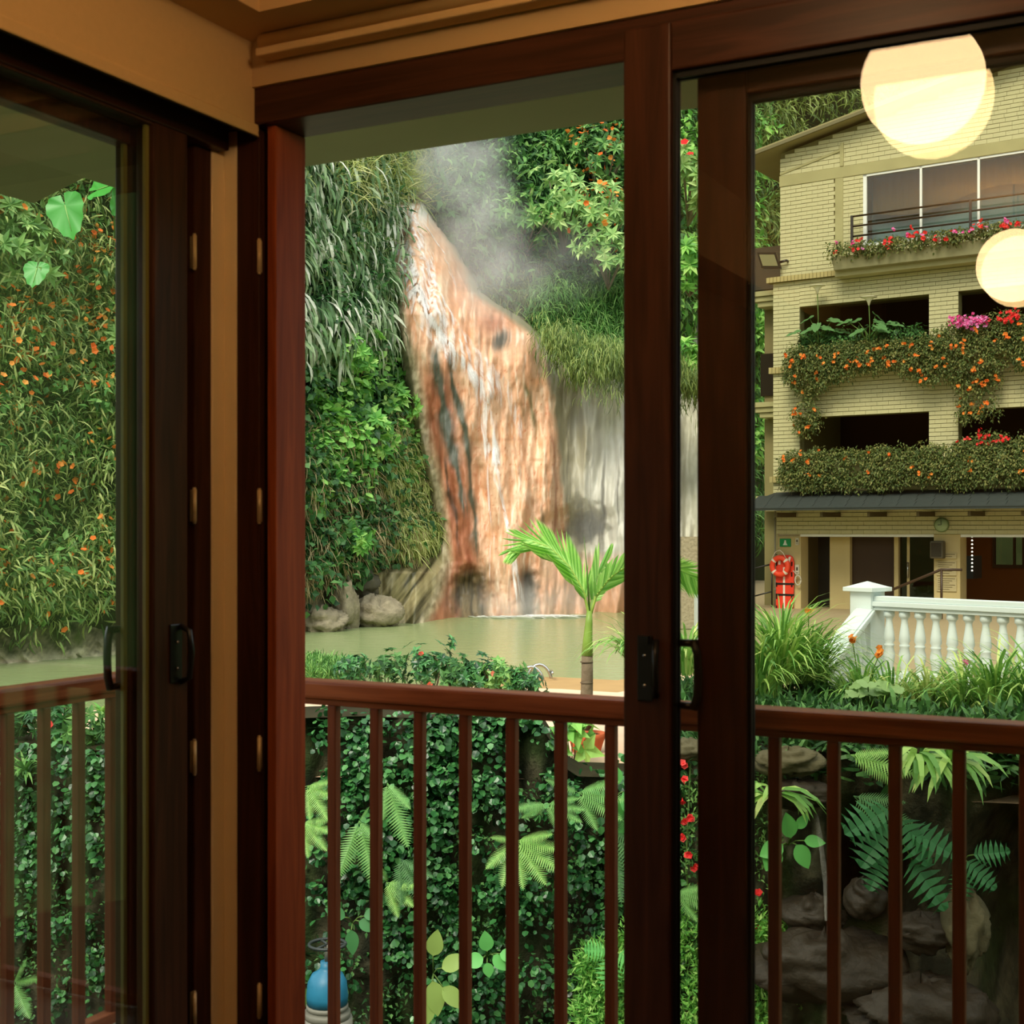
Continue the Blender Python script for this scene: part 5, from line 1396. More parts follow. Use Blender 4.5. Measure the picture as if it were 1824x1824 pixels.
# the 300 of the upper wall and gable nearest the eye are single bricks, the others one mass
score = -(np.abs(bricks[:, 0] - 1.6) * .9 + np.abs(bricks[:, 2] - z(8.2)))
order = np.argsort(-score)
single, rest = order[:300], order[300:]
fw = empty('upper_brickwork', (0, 0, 0)); fw.parent = bd
unit_b = MB().box(0, 1, -.02, .03, 0, 1).mesh('brick', M['brick'])
for i in single:
    a, b_, w_, h_, v = bricks[i]
    o = link('brick', unit_b, fw, (a, v + jit[i], w_)); o.scale = (b_ - a, 1, h_)
rb = MB()
for i in rest:
    a, b_, w_, h_, v = bricks[i]; y0 = v - .02 + jit[i]
    rb.add([(a, y0, w_), (b_, y0, w_), (b_, y0, w_ + h_), (a, y0, w_ + h_), (a, v + .03, w_), (b_, v + .03, w_), (b_, v + .03, w_ + h_), (a, v + .03, w_ + h_)],
           [(0, 1, 2, 3), (0, 4, 5, 1), (1, 5, 6, 2), (2, 6, 7, 3), (3, 7, 4, 0)])
o = rb.build('brickwork', M['brick'], bd, fix=False); o['kind'] = 'stuff'
# concrete frame of the upper floor
MB().box(.15, UR, -.035, .26, z(9.17), z(9.42)).build('ring_beam', M['bconc'], bd, bevel=.01)
MB().box(1.48, 1.67, -.035, .26, z(7.1), z(9.17)).build('concrete_column', M['bconc'], bd, bevel=.01)
MB().box(1.60, 1.68, -.05, .2, z(9.42), z(9.95)).build('gable_post', M['bconc'], bd, bevel=.01)
gb = MB(); gb.hexa([(.17, -.04, z(9.44)), (.17, .1, z(9.44)), (1.6, .1, z(9.76)), (1.6, -.04, z(9.76))], [(.17, -.04, z(9.49)), (.17, .1, z(9.49)), (1.6, .1, z(9.81)), (1.6, -.04, z(9.81))]); gb.build('raking_strip', M['bconc'], bd)
# roof
rr = MB()
rr.hexa([(-.75, -.4, z(roof_z(-.75))), (-.75, 8, z(roof_z(-.75))), (UR + .5, 8, z(roof_z(UR + .5))), (UR + .5, -.4, z(roof_z(UR + .5)))],
        [(-.75, -.4, z(roof_z(-.75) + .06)), (-.75, 8, z(roof_z(-.75) + .06)), (UR + .5, 8, z(roof_z(UR + .5) + .06)), (UR + .5, -.4, z(roof_z(UR + .5) + .06))])
rr.build('roof', plain('fibre_cement_roof', S(158, 148, 108), .85, .2, var=.2, scale=2), bd)
vb_ = MB(); vb_.hexa([(-.75, -.42, z(roof_z(-.75) - .05)), (-.75, -.36, z(roof_z(-.75) - .05)), (UR, -.36, z(roof_z(UR) - .05)), (UR, -.42, z(roof_z(UR) - .05))],
                   [(-.75, -.42, z(roof_z(-.75) + .02)), (-.75, -.36, z(roof_z(-.75) + .02)), (UR, -.36, z(roof_z(UR) + .02)), (UR, -.42, z(roof_z(UR) + .02))])
vb_.build('verge_board', plain('verge_paint', S(118, 112, 84), .8, .2), bd)
# soldier-course ledges
def ledge(u0, u1, w0, w1, out, v=0.0):
    k = MB().box(u0, u1, v - out + .012, v + .1, z(w0), z(w1)).build('ledge', M['mortar'], bd)
    u = u0
    lb = ledge_b.setdefault(round(w1 - w0, 3), MB().box(0, .075, -.0, .06, 0, w1 - w0).mesh('brick', plain('ledge_brick', S(176, 162, 112), .8, .2, var=.15, scale=5)))
    while u < u1 - .05:
        link('brick', lb, k, (u, v - out, z(w0))); u += .087
ledge_b = {}
ledge(-.12, 2.2, 6.98, 7.10, .14); ledge(-.08, .66, 4.90, 5.04, .10); ledge(-.06, .6, 2.40, 2.54, .10)
# left flank
fl_ = MB()
fl_.box(0.0, .24, .26, 7.5, z(-.5), z(6.98)); fl_.box(.17, .41, .26, 7.5, z(6.98), z(9.9))
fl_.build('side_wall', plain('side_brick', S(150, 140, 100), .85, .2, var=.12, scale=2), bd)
for w0, out in ((6.55, .80), (3.95, .75), (1.75, .6)):
    s_ = MB()
    for k_ in range(3): s_.box(-out + k_ * .10, .1, .35 + k_ * .05, 3.5, z(w0 + .12 * (2 - k_)), z(w0 + .12 * (2 - k_) + .115))
    s_.build('corbelled_slab', M['bconc'], bd, bevel=.006)
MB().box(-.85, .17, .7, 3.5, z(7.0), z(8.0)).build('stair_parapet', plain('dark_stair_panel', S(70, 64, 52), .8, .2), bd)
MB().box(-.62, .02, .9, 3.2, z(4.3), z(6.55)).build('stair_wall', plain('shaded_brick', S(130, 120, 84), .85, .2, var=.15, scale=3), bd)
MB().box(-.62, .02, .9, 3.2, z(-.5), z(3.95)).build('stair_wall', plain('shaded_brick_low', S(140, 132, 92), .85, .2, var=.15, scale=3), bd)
MB().box(-.70, -.05, .85, .88, z(4.5), z(5.5)).build('stair_opening_shade', plain('stair_dark', S(40, 36, 28), .9, .1), bd)  # dark panel on the solid wall, coloured as an opening's shade
# floors, back walls of the galleries
for w0 in (2.1, 4.55, 6.9): MB().box(.2, UR, .2, 7, z(w0), z(w0 + .16)).build('floor_slab', M['bconc'], bd)
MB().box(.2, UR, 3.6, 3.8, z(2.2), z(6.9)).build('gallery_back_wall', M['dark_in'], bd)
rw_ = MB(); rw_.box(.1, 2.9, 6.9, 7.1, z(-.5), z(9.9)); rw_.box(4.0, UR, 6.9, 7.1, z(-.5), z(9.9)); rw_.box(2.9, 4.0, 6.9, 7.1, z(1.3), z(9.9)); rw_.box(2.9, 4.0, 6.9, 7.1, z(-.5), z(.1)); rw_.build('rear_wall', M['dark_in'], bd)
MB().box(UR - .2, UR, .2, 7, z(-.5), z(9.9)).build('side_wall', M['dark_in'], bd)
# upper window: white frame, panes
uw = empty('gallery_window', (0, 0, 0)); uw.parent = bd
fr_ = MB(); W0, W1 = z(7.58), z(9.17)
fr_.box(2.12, UR, -.01, .06, W0, W0 + .05); fr_.box(2.12, UR, -.01, .06, W1 - .05, W1); fr_.box(2.12, 2.20, -.01, .06, W0, W1)
for u in (3.40, 4.62, 5.84, 7.06): fr_.box(u - .025, u + .025, -.01, .06, W0, W1)
fr_.build('window_frame', M['white_al'], uw)
gl_ = glass('tinted_window', (.45, .48, .46)); gw_ = glass('upper_window_glass', (.8, .84, .82)); 
us = [2.2, 3.40, 4.62, 5.84, 7.06, UR]
for i in range(5): MB().box(us[i] + .02, us[i + 1] - .02, .02, .03, W0 + .04, W1 - .04).build('pane', gw_, uw)
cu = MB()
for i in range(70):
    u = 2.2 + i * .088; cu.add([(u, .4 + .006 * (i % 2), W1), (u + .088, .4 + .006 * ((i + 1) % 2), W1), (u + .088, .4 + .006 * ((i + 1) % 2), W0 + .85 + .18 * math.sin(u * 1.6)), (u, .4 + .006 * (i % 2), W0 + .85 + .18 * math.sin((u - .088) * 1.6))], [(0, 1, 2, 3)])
cu.build('brown_hill_reflection', plain('brown_hill_reflection', S(112, 88, 54), .9, .1), uw)  # added brown sheet, its wavy edge drawn as hills mirrored in the glass
MB().box(2.1, UR, .62, .65, W0, W1).build('teal_reflection_board', plain('teal_reflection', S(128, 156, 156), .8, .2), uw)  # added teal board, coloured as the lower part of that reflection
# balcony rail of black tubes
br = empty('window_railing', (0, 0, 0)); br.parent = bd
for w_ in (8.20, 7.98, 7.76): MB().tube([(1.98, -.32, z(w_)), (UR, -.32, z(w_))], .022, 6).build('rail_tube', M['black'], br)
for u in (1.98, 4.54, 7.1):
    MB().box(u - .025, u + .025, -.345, -.295, z(7.42), z(8.22)).build('rail_post', M['black'], br)
# planter under the window
pln = MB(); pln.hexa([(1.66, -.55, z(7.02)), (UR, -.55, z(7.02)), (UR, .0, z(6.98)), (1.66, .0, z(6.98))], [(1.6, -.62, z(7.30)), (UR, -.62, z(7.30)), (UR, .0, z(7.30)), (1.6, .0, z(7.30))])
pln.build('concrete_planter', M['concrete'], bd, bevel=.01)
pl2 = MB(); pl2.box(1.62, UR, -.40, 0, z(6.90), z(7.02)); pl2.build('planter_bracket', M['bconc'], bd)
# ledge troughs of the galleries
for (u0, u1, w0, w1) in ((.55, UR, 4.95, 5.25), (.45, UR, 2.5, 2.85)):
    MB().box(u0, u1, -.30, 0, z(w0), z(w1)).build('trough', M['bconc'], bd, bevel=.01)
# canopy over the ground floor
cn = MB(); cn.hexa([(-.45, -1.25, z(1.74)), (UR, -1.25, z(1.74)), (UR, 0.02, z(2.02)), (.0, 0.02, z(2.02))], [(-.45, -1.25, z(1.80)), (UR, -1.25, z(1.80)), (UR, .02, z(2.16)), (.0, .02, z(2.16))])
canopy = cn.build('canopy', M['slate'], bd)
sv = MB().box(0, .36, 0, .018, 0, .16).mesh('slate_shingle', M['slate'])
for r_ in range(4):
    for i in range(24):
        t0 = r_ / 4; u = -.45 + .45 * t0 + i * .37 + (.18 if r_ % 2 else 0)
        if u > UR - .36: continue
        o = link('shingle', sv, canopy, (u, -1.25 + 1.27 * t0 - .012, z(1.80) + .36 * t0 - .01))
        o.rotation_euler = (math.atan2(-1.27, .36) + .10, 0, 0)
        o.scale = (1, 1, 2.1)
for u in np.arange(.5, UR, 1.05):
    MB().box(u, u + .06, -1.1, 0, z(1.60), z(1.70)).build('rafter_end', plain('rafter', S(88, 78, 50), .8, .2), bd)
# ground floor: plaster piers, doors, back
def pier(u0, u1, v0=.05, v1=.5, m=None): MB().box(u0, u1, v0, v1, 0, z(1.22)).build('pier', m or M['plaster'], bd, bevel=.01)
pier(.08, .64); pier(1.15, 1.63, .5, .9); pier(2.64, 2.74, .5, .7); pier(3.67, 4.23, .02, .5); pier(7.2, UR)
MB().box(.1, UR, .05, .4, z(1.16), z(1.22)).build('lintel_strip', M['white_al'], bd)
MB().box(.1, UR, .6, 4.6, z(1.3), z(1.4)).build('lobby_ceiling', M['plaster'], bd)
lb_ = MB(); lb_.box(.1, 3.78, 4.5, 4.6, 0, z(1.3)); lb_.box(4.45, UR, 4.5, 4.6, 0, z(1.3)); lb_.box(3.78, 4.45, 4.5, 4.6, 0, z(.47)); lb_.box(3.78, 4.45, 4.5, 4.6, z(1.15), z(1.3))
lb_.build('lobby_back_wall', plain('lobby_orange_wall', S(150, 92, 48), .8, .2, var=.15, scale=1.5), bd)
MB().box(1.63, 2.64, .65, .7, 0, z(1.22)).build('door_leaf', plain('brown_door', S(60, 44, 30), .6, .3, var=.2, scale=2), bd)
MB().box(.64, 1.15, 1.1, 1.15, 0, z(1.22)).build('door_leaf', plain('dark_door', S(44, 40, 28), .6, .3), bd)
dg_ = empty('glass_door', (0, 0, 0)); dg_.parent = bd
MB().box(2.74, 3.67, .62, .63, 0, z(1.22)).build('pane', gl_, dg_)
MB().box(2.90, 2.96, .60, .66, 0, z(1.2)).build('door_frame', M['plaster'], dg_); MB().box(3.62, 3.68, .6, .66, 0, z(1.2)).build('door_frame', plain('orange_frame', S(170, 96, 44), .6, .3), dg_)
MB().tube([(2.93, .56, z(.25)), (2.93, .56, z(.6))], .02, 8).build('door_handle', M['steel'], dg_)
# lobby details right of the column
ld = empty('lobby_window', (0, 0, 0)); ld.parent = bd
f_ = MB(); f_.box(3.74, 3.80, 4.42, 4.5, z(.45), z(1.15)); f_.box(4.43, 4.49, 4.42, 4.5, z(.45), z(1.15)); f_.box(3.74, 4.49, 4.42, 4.5, z(.40), z(.48)); f_.box(4.22, 4.27, 4.42, 4.5, z(.45), z(1.15))
f_.build('window_frame', plain('dark_window_frame', S(90, 70, 48), .6, .3), ld)
MB().box(3.80, 4.43, 4.5, 4.51, z(.48), z(1.13)).build('pane', glass('lobby_pane', (.9, .92, .85)), ld)
MB().box(3.74, 3.90, 2.2, 2.9, z(.2), z(.72)).build('drinks_cooler', plain('dark_cooler', S(60, 70, 74), .4, .5), bd)
for u in (2.0, 4.6): MB().box(u, u + .9, 2.4, 2.6, z(1.27), z(1.30)).build('ceiling_light', plain('lobby_light', S(255, 236, 200), .5, .3, emit=((1, .8, .55), 5.0)), bd)
lights_ = MB()
for k_ in range(10): lights_.lathe([(.018, 0), (.022, .02), (.001, .04)], 8, (3.93, 2.0, z(.38 + k_ * .085)))
lights_.build('light_string', plain('string_lights', S(250, 240, 220), .4, .3, emit=((1, .95, .85), 2.5)), bd)

# things fixed to or standing at the building
def on_b(name, label, cat, u, v, w, group=None):
    e = empty(name, Bw(u, v, z(w)), BRZ, label=label, cat=cat)
    if group: e['group'] = group
    return e
# spine board and life ring
sb = on_b('rescue_board', 'long red plastic rescue board strapped to the pier', 'rescue board', .27, .03, -.72)
pts = []
H_ = 1.46; w0 = .235
prof = [(0, .16), (.12, .19), (.3, .215), (.9, .235), (1.3, .235), (1.42, .20), (1.46, .13)]
L_pts = [(-w, -.06, h) for h, w in prof]; R_pts = [(w, -.06, h) for h, w in prof[::-1]]
MB().prism(L_pts + R_pts, (0, .045, 0)).build('board', plain('red_plastic', S(232, 66, 44), .45, .4), sb, bevel=.01)
slot = MB().box(-.02, .02, -.064, -.058, -.05, .05).mesh('hand_slot', plain('slot_dark', S(70, 20, 16), .7, .2))
for h in (.25, .5, .78, 1.02, 1.26):
    for s in (-1, 1): link('hand_slot', slot, sb, (s * .185, 0, h))
for h in (.55, .80): MB().box(-.24, .24, -.07, -.055, h - .022, h + .022).build('black_strap', M['black'], sb)
MB().box(-.022, .022, -.069, -.058, .05, 1.18).build('white_strap', plain('white_webbing', S(238, 232, 220), .7, .2), sb)
MB().box(-.14, -.085, -.072, -.06, 1.24, 1.42).build('white_strap', plain('white_webbing_upper', S(238, 232, 220), .7, .2), sb)
wsx = MB(); wsx.hexa([(.07, -.072, 1.24), (.12, -.072, 1.24), (.12, -.06, 1.24), (.07, -.06, 1.24)], [(.12, -.072, 1.42), (.17, -.072, 1.42), (.17, -.06, 1.42), (.12, -.06, 1.42)]); wsx.build('white_strap', plain('white_webbing_slant', S(238, 232, 220), .7, .2), sb)
lr_ = on_b('life_ring', 'orange red life ring with white bands hung on the rescue board', 'life ring', .20, -.09, .235)
rg = MB(); n1, n2 = 28, 10; V = []; Fs = []
for i in range(n1):
    a = 2 * math.pi * i / n1
    for j in range(n2):
        b_ = 2 * math.pi * j / n2; r_ = .19 + .062 * math.cos(b_); V.append((r_ * math.cos(a), -.02 + .05 * math.sin(b_), .25 + r_ * math.sin(a)))
for i in range(n1):
    for j in range(n2): Fs.append((i * n2 + j, ((i + 1) % n1) * n2 + j, ((i + 1) % n1) * n2 + (j + 1) % n2, i * n2 + (j + 1) % n2))
rg.add(V, Fs, True); rg.build('ring', plain('ring_orange', S(240, 74, 44), .5, .4), lr_)
for a0 in (.7, 2.4, 3.9, 5.5):
    bnd = MB(); V = []; Fs = []
    for i in range(3):
        a = a0 + (i - 1) * .12
        for j in range(n2):
            b_ = 2 * math.pi * j / n2; r_ = .19 + .066 * math.cos(b_); V.append((r_ * math.cos(a), -.02 + .054 * math.sin(b_), .25 + r_ * math.sin(a)))
    for i in range(2):
        for j in range(n2): Fs.append((i * n2 + j, (i + 1) * n2 + j, (i + 1) * n2 + (j + 1) % n2, i * n2 + (j + 1) % n2))
    bnd.add(V, Fs, True); bnd.build('white_band', plain('ring_band', S(240, 226, 210), .6, .3), lr_)
MB().tube([(-.18, -.07, .42), (-.08, -.08, .58), (.02, -.08, .62), (.10, -.08, .56), (.17, -.07, .43)], .008, 5).build('grab_rope', plain('rope', S(236, 224, 206), .8, .2), lr_)
ro = on_b('rope_coil', 'coil of pale rope hanging beside the rescue board', 'rope', .60, .0, .05)
rc = MB()
for k_ in range(3): rc.tube([(.07 * math.cos(t) + .01 * k_, -.03 - .015 * k_, .12 + .11 * math.sin(t)) for t in np.linspace(0, 2 * math.pi, 17)], .012, 5)
rc.build('coil', plain('rope_grey', S(206, 200, 186), .8, .2), ro)
MB().tube([(0, -.03, .22), (-.12, -.03, .34)], .01, 5).build('hanging_end', plain('rope_tail', S(206, 200, 186), .8, .2), ro)
# small green sign: white figure in a green field
sg = on_b('green_sign', 'small green safety sign above the rescue board', 'sign', .145, .03, .93)
MB().box(0, .26, -.012, .015, 0, .18).build('panel', plain('sign_green', S(20, 146, 84), .5, .3), sg)
sy = MB(); sy.tube([(.13, -.014, .125), (.13, -.018, .125)], .026, 12); sy.prism([(.075, -.016, .035), (.185, -.016, .035), (.17, -.016, .06), (.09, -.016, .06)], (0, .003, 0))
sy.prism([(.09, -.016, .065), (.17, -.016, .065), (.155, -.016, .10), (.105, -.016, .10)], (0, .003, 0)); sy.build('white_symbol', plain('sign_white', S(236, 240, 232), .5, .3), sg)
for i, (u, w_, wd, h_, lab) in enumerate([(.50, .97, .08, .16, 'tiny pictogram notice beside the green sign'), (.49, .30, .10, .22, 'white paper notice beside the life ring')]):
    e = on_b('notice', lab, 'notice', u + .02, .03, w_)
    MB().box(0, wd, -.006, .012, 0, h_).build('sheet', plain('notice_paper_%d' % i, S(206, 200, 180), .7, .2), e)
    k = MB(); k.box(wd * .3, wd * .7, -.009, -.006, h_ * .4, h_ * .75); k.box(wd * .2, wd * .8, -.009, -.006, h_ * .15, h_ * .2); k.build('print', plain('notice_ink_%d' % i, S(70, 66, 58), .7, .2), e)
for i, (w_, h_, lab) in enumerate([(.72, .12, 'upper lettered board on the lobby column'), (.36, .30, 'middle lettered board on the lobby column'), (.02, .30, 'lower lettered board on the lobby column')]):
    e = on_b('lettered_board', lab, 'board', 3.74, .0, w_ - .02)
    MB().box(0, .42, -.006, .015, 0, h_).build('sheet', plain('board_paper_%d' % i, S(190, 176, 136), .7, .2), e)
    k = MB()
    for r_ in range(int(h_ / .045)): k.box(.03, .39 - .06 * (r_ % 3), -.009, -.006, h_ - .035 - r_ * .045, h_ - .022 - r_ * .045)
    k.build('lines_of_text', plain('board_ink_%d' % i, S(110, 98, 70), .7, .2), e)
ck = on_b('wall_clock', 'round pale green wall clock on the brick lintel', 'clock', 3.86, -.03, 1.28)
MB().tube([(0, .02, .14), (0, -.05, .14)], .155, 28).build('case', plain('clock_case', S(120, 140, 96), .5, .3), ck)
MB().tube([(0, -.045, .14), (0, -.055, .14)], .135, 28).build('dial', plain('clock_dial', S(168, 190, 150), .6, .3), ck)
hn = MB(); hn.hexa([(-.006, -.06, .14), (.006, -.06, .14), (.006, -.056, .14), (-.006, -.056, .14)], [(-.012, -.06, .24), (.0, -.06, .24), (0, -.056, .24), (-.012, -.056, .24)])
hn.box(-.075, 0, -.06, -.056, .134, .146); hn.build('hands', M['black'], ck)
sp_ = on_b('loudspeaker', 'grey box loudspeaker on the lobby column', 'speaker', 3.80, -.14, .70)
MB().box(-.14, .14, -.10, .12, 0, .38).build('cabinet', plain('speaker_grey', S(88, 82, 66), .6, .3), sp_, bevel=.03)
MB().box(-.11, .11, -.108, -.098, .04, .34).build('grille', plain('speaker_grille', S(60, 56, 46), .8, .2), sp_, bevel=.01)
fl_l = on_b('floodlight', 'black square floodlight on the upper wall corner', 'floodlight', .30, -.12, 7.28)
fb = MB(); fb.hexa([(-.46, -.20, .02), (-.06, -.06, .0), (-.06, .03, .0), (-.46, -.11, .02)], [(-.50, -.36, .36), (-.10, -.22, .34), (-.10, -.13, .34), (-.50, -.27, .36)]); fb.build('housing', M['black'], fl_l)
fb = MB(); fb.hexa([(-.42, -.215, .07), (-.10, -.105, .05), (-.10, -.09, .05), (-.42, -.20, .07)], [(-.452, -.345, .31), (-.135, -.235, .29), (-.135, -.22, .29), (-.452, -.33, .31)]); fb.build('lens', plain('floodlight_lens', S(150, 146, 110), .2, .5), fl_l)
MB().tube([(-.1, 0, .15), (.06, .0, .17), (.06, .12, .17)], .03, 6).build('bracket', M['black'], fl_l)
hr_ = on_b('stair_handrail', 'dark metal handrail in front of the lobby doors', 'handrail', 3.9, -2.2, -.45)
MB().tube([(-1.1, 0, .25), (.6, 0, .98), (1.0, 0, .98)], .03, 6).build('top_tube', plain('bronze_tube', S(64, 46, 32), .4, .4), hr_)
MB().tube([(.6, 0, 0), (.6, 0, .98)], .025, 6).build('post', plain('bronze_tube_post', S(64, 46, 32), .4, .4), hr_); MB().tube([(-1.0, 0, 0), (-1.0, 0, .28)], .025, 6).build('post', plain('bronze_tube_post2', S(64, 46, 32), .4, .4), hr_)
br_ = on_b('iron_barrier', 'low dark metal barrier beside the building corner', 'barrier', -.45, -.1, -.45)
MB().tube([(-.1, 0, 0), (-.1, 0, .85), (.45, 0, .98)], .022, 6).build('frame', M['black'], br_); MB().tube([(-.1, 0, .2), (.45, 0, .35)], .018, 6).build('rail', M['black'], br_)
MB().tube([(.45, 0, 0), (.45, 0, .98)], .018, 6).build('post', M['black'], br_)
dp = on_b('drain_pipe', 'thin grey drain pipe on the building corner', 'pipe', .05, -.03, -.45)
MB().tube([(0, 0, 0), (0, 0, 2.2)], .022, 8).build('pipe', plain('pipe_grey', S(150, 146, 128), .5, .4), dp)
for h in (.4, 1.2, 2.0): MB().box(-.03, .03, -.03, .05, h - .015, h + .015).build('bracket', plain('pipe_clip', S(120, 116, 100), .5, .4), dp)

# flower boxes: trailing plants with orange flowers, red geraniums above
def box_plants(name, label, u0, u1, w_top, w_bot, v, nclump, per, leaf, lm, blooms, seed, jag=.3, cat='flower box'):
    q_ = np.random.default_rng(seed)
    u = q_.uniform(u0, u1, nclump); k = q_.random(nclump)
    low = w_bot + jag * (fbm(u * 1.1, u * 0 + seed, seed) - .3) * 2
    w_ = w_top - (w_top - low) * k
    C_ = np.array([Bw(a, v - .10 * math.sin(math.pi * min(1, b_)) - .08, z(c)) for a, b_, c in zip(u, k, w_)])
    P, A, N = clump_points(C_, q_.uniform(.09, .2, nclump), per, q_, .7, (-.5, -.8, .4), .5)
    e = empty(name, Bw((u0 + u1) / 2, v, z(w_bot)), label=label, cat=cat, kind='stuff')
    o0 = np.array(e.location)
    scatter('foliage', P - o0, A, N, q_.uniform(leaf[0], leaf[1], len(P)), q_.uniform(leaf[0], leaf[1], len(P)) * leaf[2], 'broad', lm, e)['kind'] = 'stuff'
    for (bm_, nb, fs, f0, f1) in blooms:
        idx = q_.integers(0, nclump, nb); ok = (k[idx] >= f0) & (k[idx] <= f1); idx = idx[ok]
        B_ = C_[idx] + np.array([-BS * .22, -BC * .22, .04]) + q_.normal(0, .06, (len(idx), 3))
        B_ = np.repeat(B_, 3, 0) + q_.normal(0, fs * .35, (len(B_) * 3, 3))
        scatter('blossoms', B_ - o0, unit(q_.normal(size=B_.shape)), unit(q_.normal(size=B_.shape) * .5 + np.array([-.4, -.8, .3])), fs, fs, 'petal5', bm_, e)['kind'] = 'stuff'
    return e
box_plants('flower_box', 'long box of red and pink geraniums below the top window', 1.62, UR, 7.52, 7.28, -.42, 230, 26, (.05, .10, .6), G['wallplant'], [(G['red'], 80, .065, 0, .7), (G['pink'], 34, .055, 0, .7)], 3, .05)
box_plants('trailing_flowers', 'curtain of trailing orange flowers under the first gallery opening', .50, 3.9, 5.36, 4.5, -.26, 420, 34, (.045, .09, .55), G['wallplant'], [(G['orange'], 60, .06, .15, 1)], 5, .45)
box_plants('trailing_flowers', 'curtain of trailing orange flowers under the second gallery opening', 3.85, UR, 5.5, 4.4, -.26, 520, 34, (.045, .09, .55), G['wallplant'], [(G['orange'], 85, .06, .1, 1)], 7, .5)
box_plants('trailing_flowers', 'thin vine of orange flowers hanging past the lower gallery opening', .62, 1.15, 4.6, 3.25, -.1, 50, 26, (.05, .09, .55), G['wallplant'], [(G['orange'], 12, .06, .0, 1)], 9, .1)
box_plants('trailing_flowers', 'vine of orange flowers hanging beside the gallery pier', 4.25, 5.1, 4.6, 3.5, -.1, 60, 26, (.05, .09, .55), G['wallplant'], [(G['orange'], 18, .06, .0, 1)], 11, .1)
box_plants('flower_hedge', 'thick green flower hedge above the slate canopy', .42, UR, 3.05, 2.22, -.28, 760, 34, (.05, .10, .5), G['wallplant'], [(G['orange'], 45, .055, .1, 1)], 13, .05)
box_plants('flower_box', 'red geraniums at the sill of the lower right gallery', 4.25, 6.2, 3.25, 2.95, -.1, 80, 24, (.05, .09, .6), G['wallplant'], [(G['red'], 60, .055, 0, .6)], 15, .03)
box_plants('flower_box', 'pink geraniums at the sill beside the gallery pier', 4.2, 4.9, 5.66, 5.5, -.2, 36, 18, (.05, .08, .6), G['wallplant'], [(G['pink'], 60, .055, 0, 1)], 17, .03)
box_plants('flower_box', 'red geraniums at the upper right gallery sill', 4.95, 5.6, 5.72, 5.52, -.2, 30, 18, (.05, .08, .6), G['wallplant'], [(G['red'], 24, .055, 0, 1)], 19, .03)
box_plants('sill_bushes', 'dark bushes on the sill behind the calla lilies', .8, 3.5, 5.68, 5.35, .0, 90, 26, (.07, .13, .55), G['deep'], [], 21, .03)
# calla lilies
for i, (px, base_w, lab) in enumerate([(1467, 5.15, 'calla lily with a white bloom nearest the building corner'), (1558, 5.12, 'calla lily with a white bloom in the middle of the gallery opening')]):
    u, _ = BP(px, 620)
    e = on_b('calla_lily', lab, 'plant', u, -.25, base_w, 'calla lilies on the gallery sill')
    q_ = np.random.default_rng(70 + i)
    for j in range(9):
        a = j * 2.4 + i; rr_ = .16 + .42 * q_.random(); hh = .50 + .42 * q_.random()
        tip = np.array([rr_ * math.cos(a), rr_ * .4 * math.sin(a) - .1, hh])
        MB().tube([(0, 0, 0), tuple(tip * np.array([.4, .4, .7])), tuple(tip)], [.018, .014, .01], 5).build('stalk', M['stem'], e)
        o = link('leaf', big_leaf_mesh('leaf', .38, .22, solid_leaf('calla_leaf', [(70, 118, 62), (84, 132, 70)])), e)
        place_leaf(o, tip, (math.cos(a), .3 * math.sin(a), -.25), (0.1 * math.cos(a), -.55, 1))
    top = 1.12 if i else 1.46
    MB().tube([(0, -.1, .1), (.02, -.12, top * .6), (0, -.12, top)], .012, 5).build('flower_stalk', M['stem'], e)
    MB().lathe([(.015, -.04), (.045, .06), (.12, .13), (.18, .14), (.16, .15), (.03, .08)], 14, (0, -.12, top)).build('white_bloom', plain('calla_white', S(240, 236, 214), .5, .3), e)

# ------------------------------------------------------------------ white balustrade with its stair
wm = plain('white_painted_stone', S(214, 226, 226), .5, .35, var=.03, scale=3)
NW = at(1545, 1195, 16.0); NW[2] = -.50
d2 = np.array([.652, -.758]); ang2 = math.atan2(d2[1], d2[0])
wbal = empty('white_balustrade', NW, ang2, label='white stone balustrade with turned balusters above the daylilies', cat='balustrade')
zt = .53 + .50
nwp = MB(); nwp.box(-.145, .145, -.145, .145, 0, 1.08); nwp.build('newel_post', wm, wbal, bevel=.008)
cp_ = MB(); cp_.box(-.205, .205, -.205, .205, 1.08, 1.13); cp_.add([(-.19, -.19, 1.13), (.19, -.19, 1.13), (.19, .19, 1.13), (-.19, .19, 1.13), (0, 0, 1.20)], [(0, 1, 4), (1, 2, 4), (2, 3, 4), (3, 0, 4)])
cp_.build('newel_cap', wm, wbal, bevel=.006)
rl_ = MB(); rl_.box(.14, 4.2, -.09, .09, zt - .06, zt); rl_.box(.14, 4.2, -.115, .115, zt - .12, zt - .06); rl_.box(.14, 4.2, -.085, .085, zt - .165, zt - .12); rl_.build('top_rail', wm, wbal, bevel=.008)
rl_ = MB(); rl_.box(.14, 4.2, -.10, .10, .0, .10); rl_.build('bottom_rail', wm, wbal, bevel=.008)
prof = [(.065, 0), (.065, .05), (.040, .075), (.045, .10), (.062, .20), (.068, .26), (.050, .34), (.060, .355), (.060, .37), (.048, .385), (.066, .42), (.058, .50), (.042, .60), (.036, .66), (.05, .69), (.064, .70), (.064, .765)]
bm_ = MB().lathe([(r_, .10 + h * ((zt - .165 - .10) / .765)) for r_, h in prof], 14).mesh('baluster', wm)
for i in range(19): link('baluster', bm_, wbal, (.30 + i * .205, 0, 0))
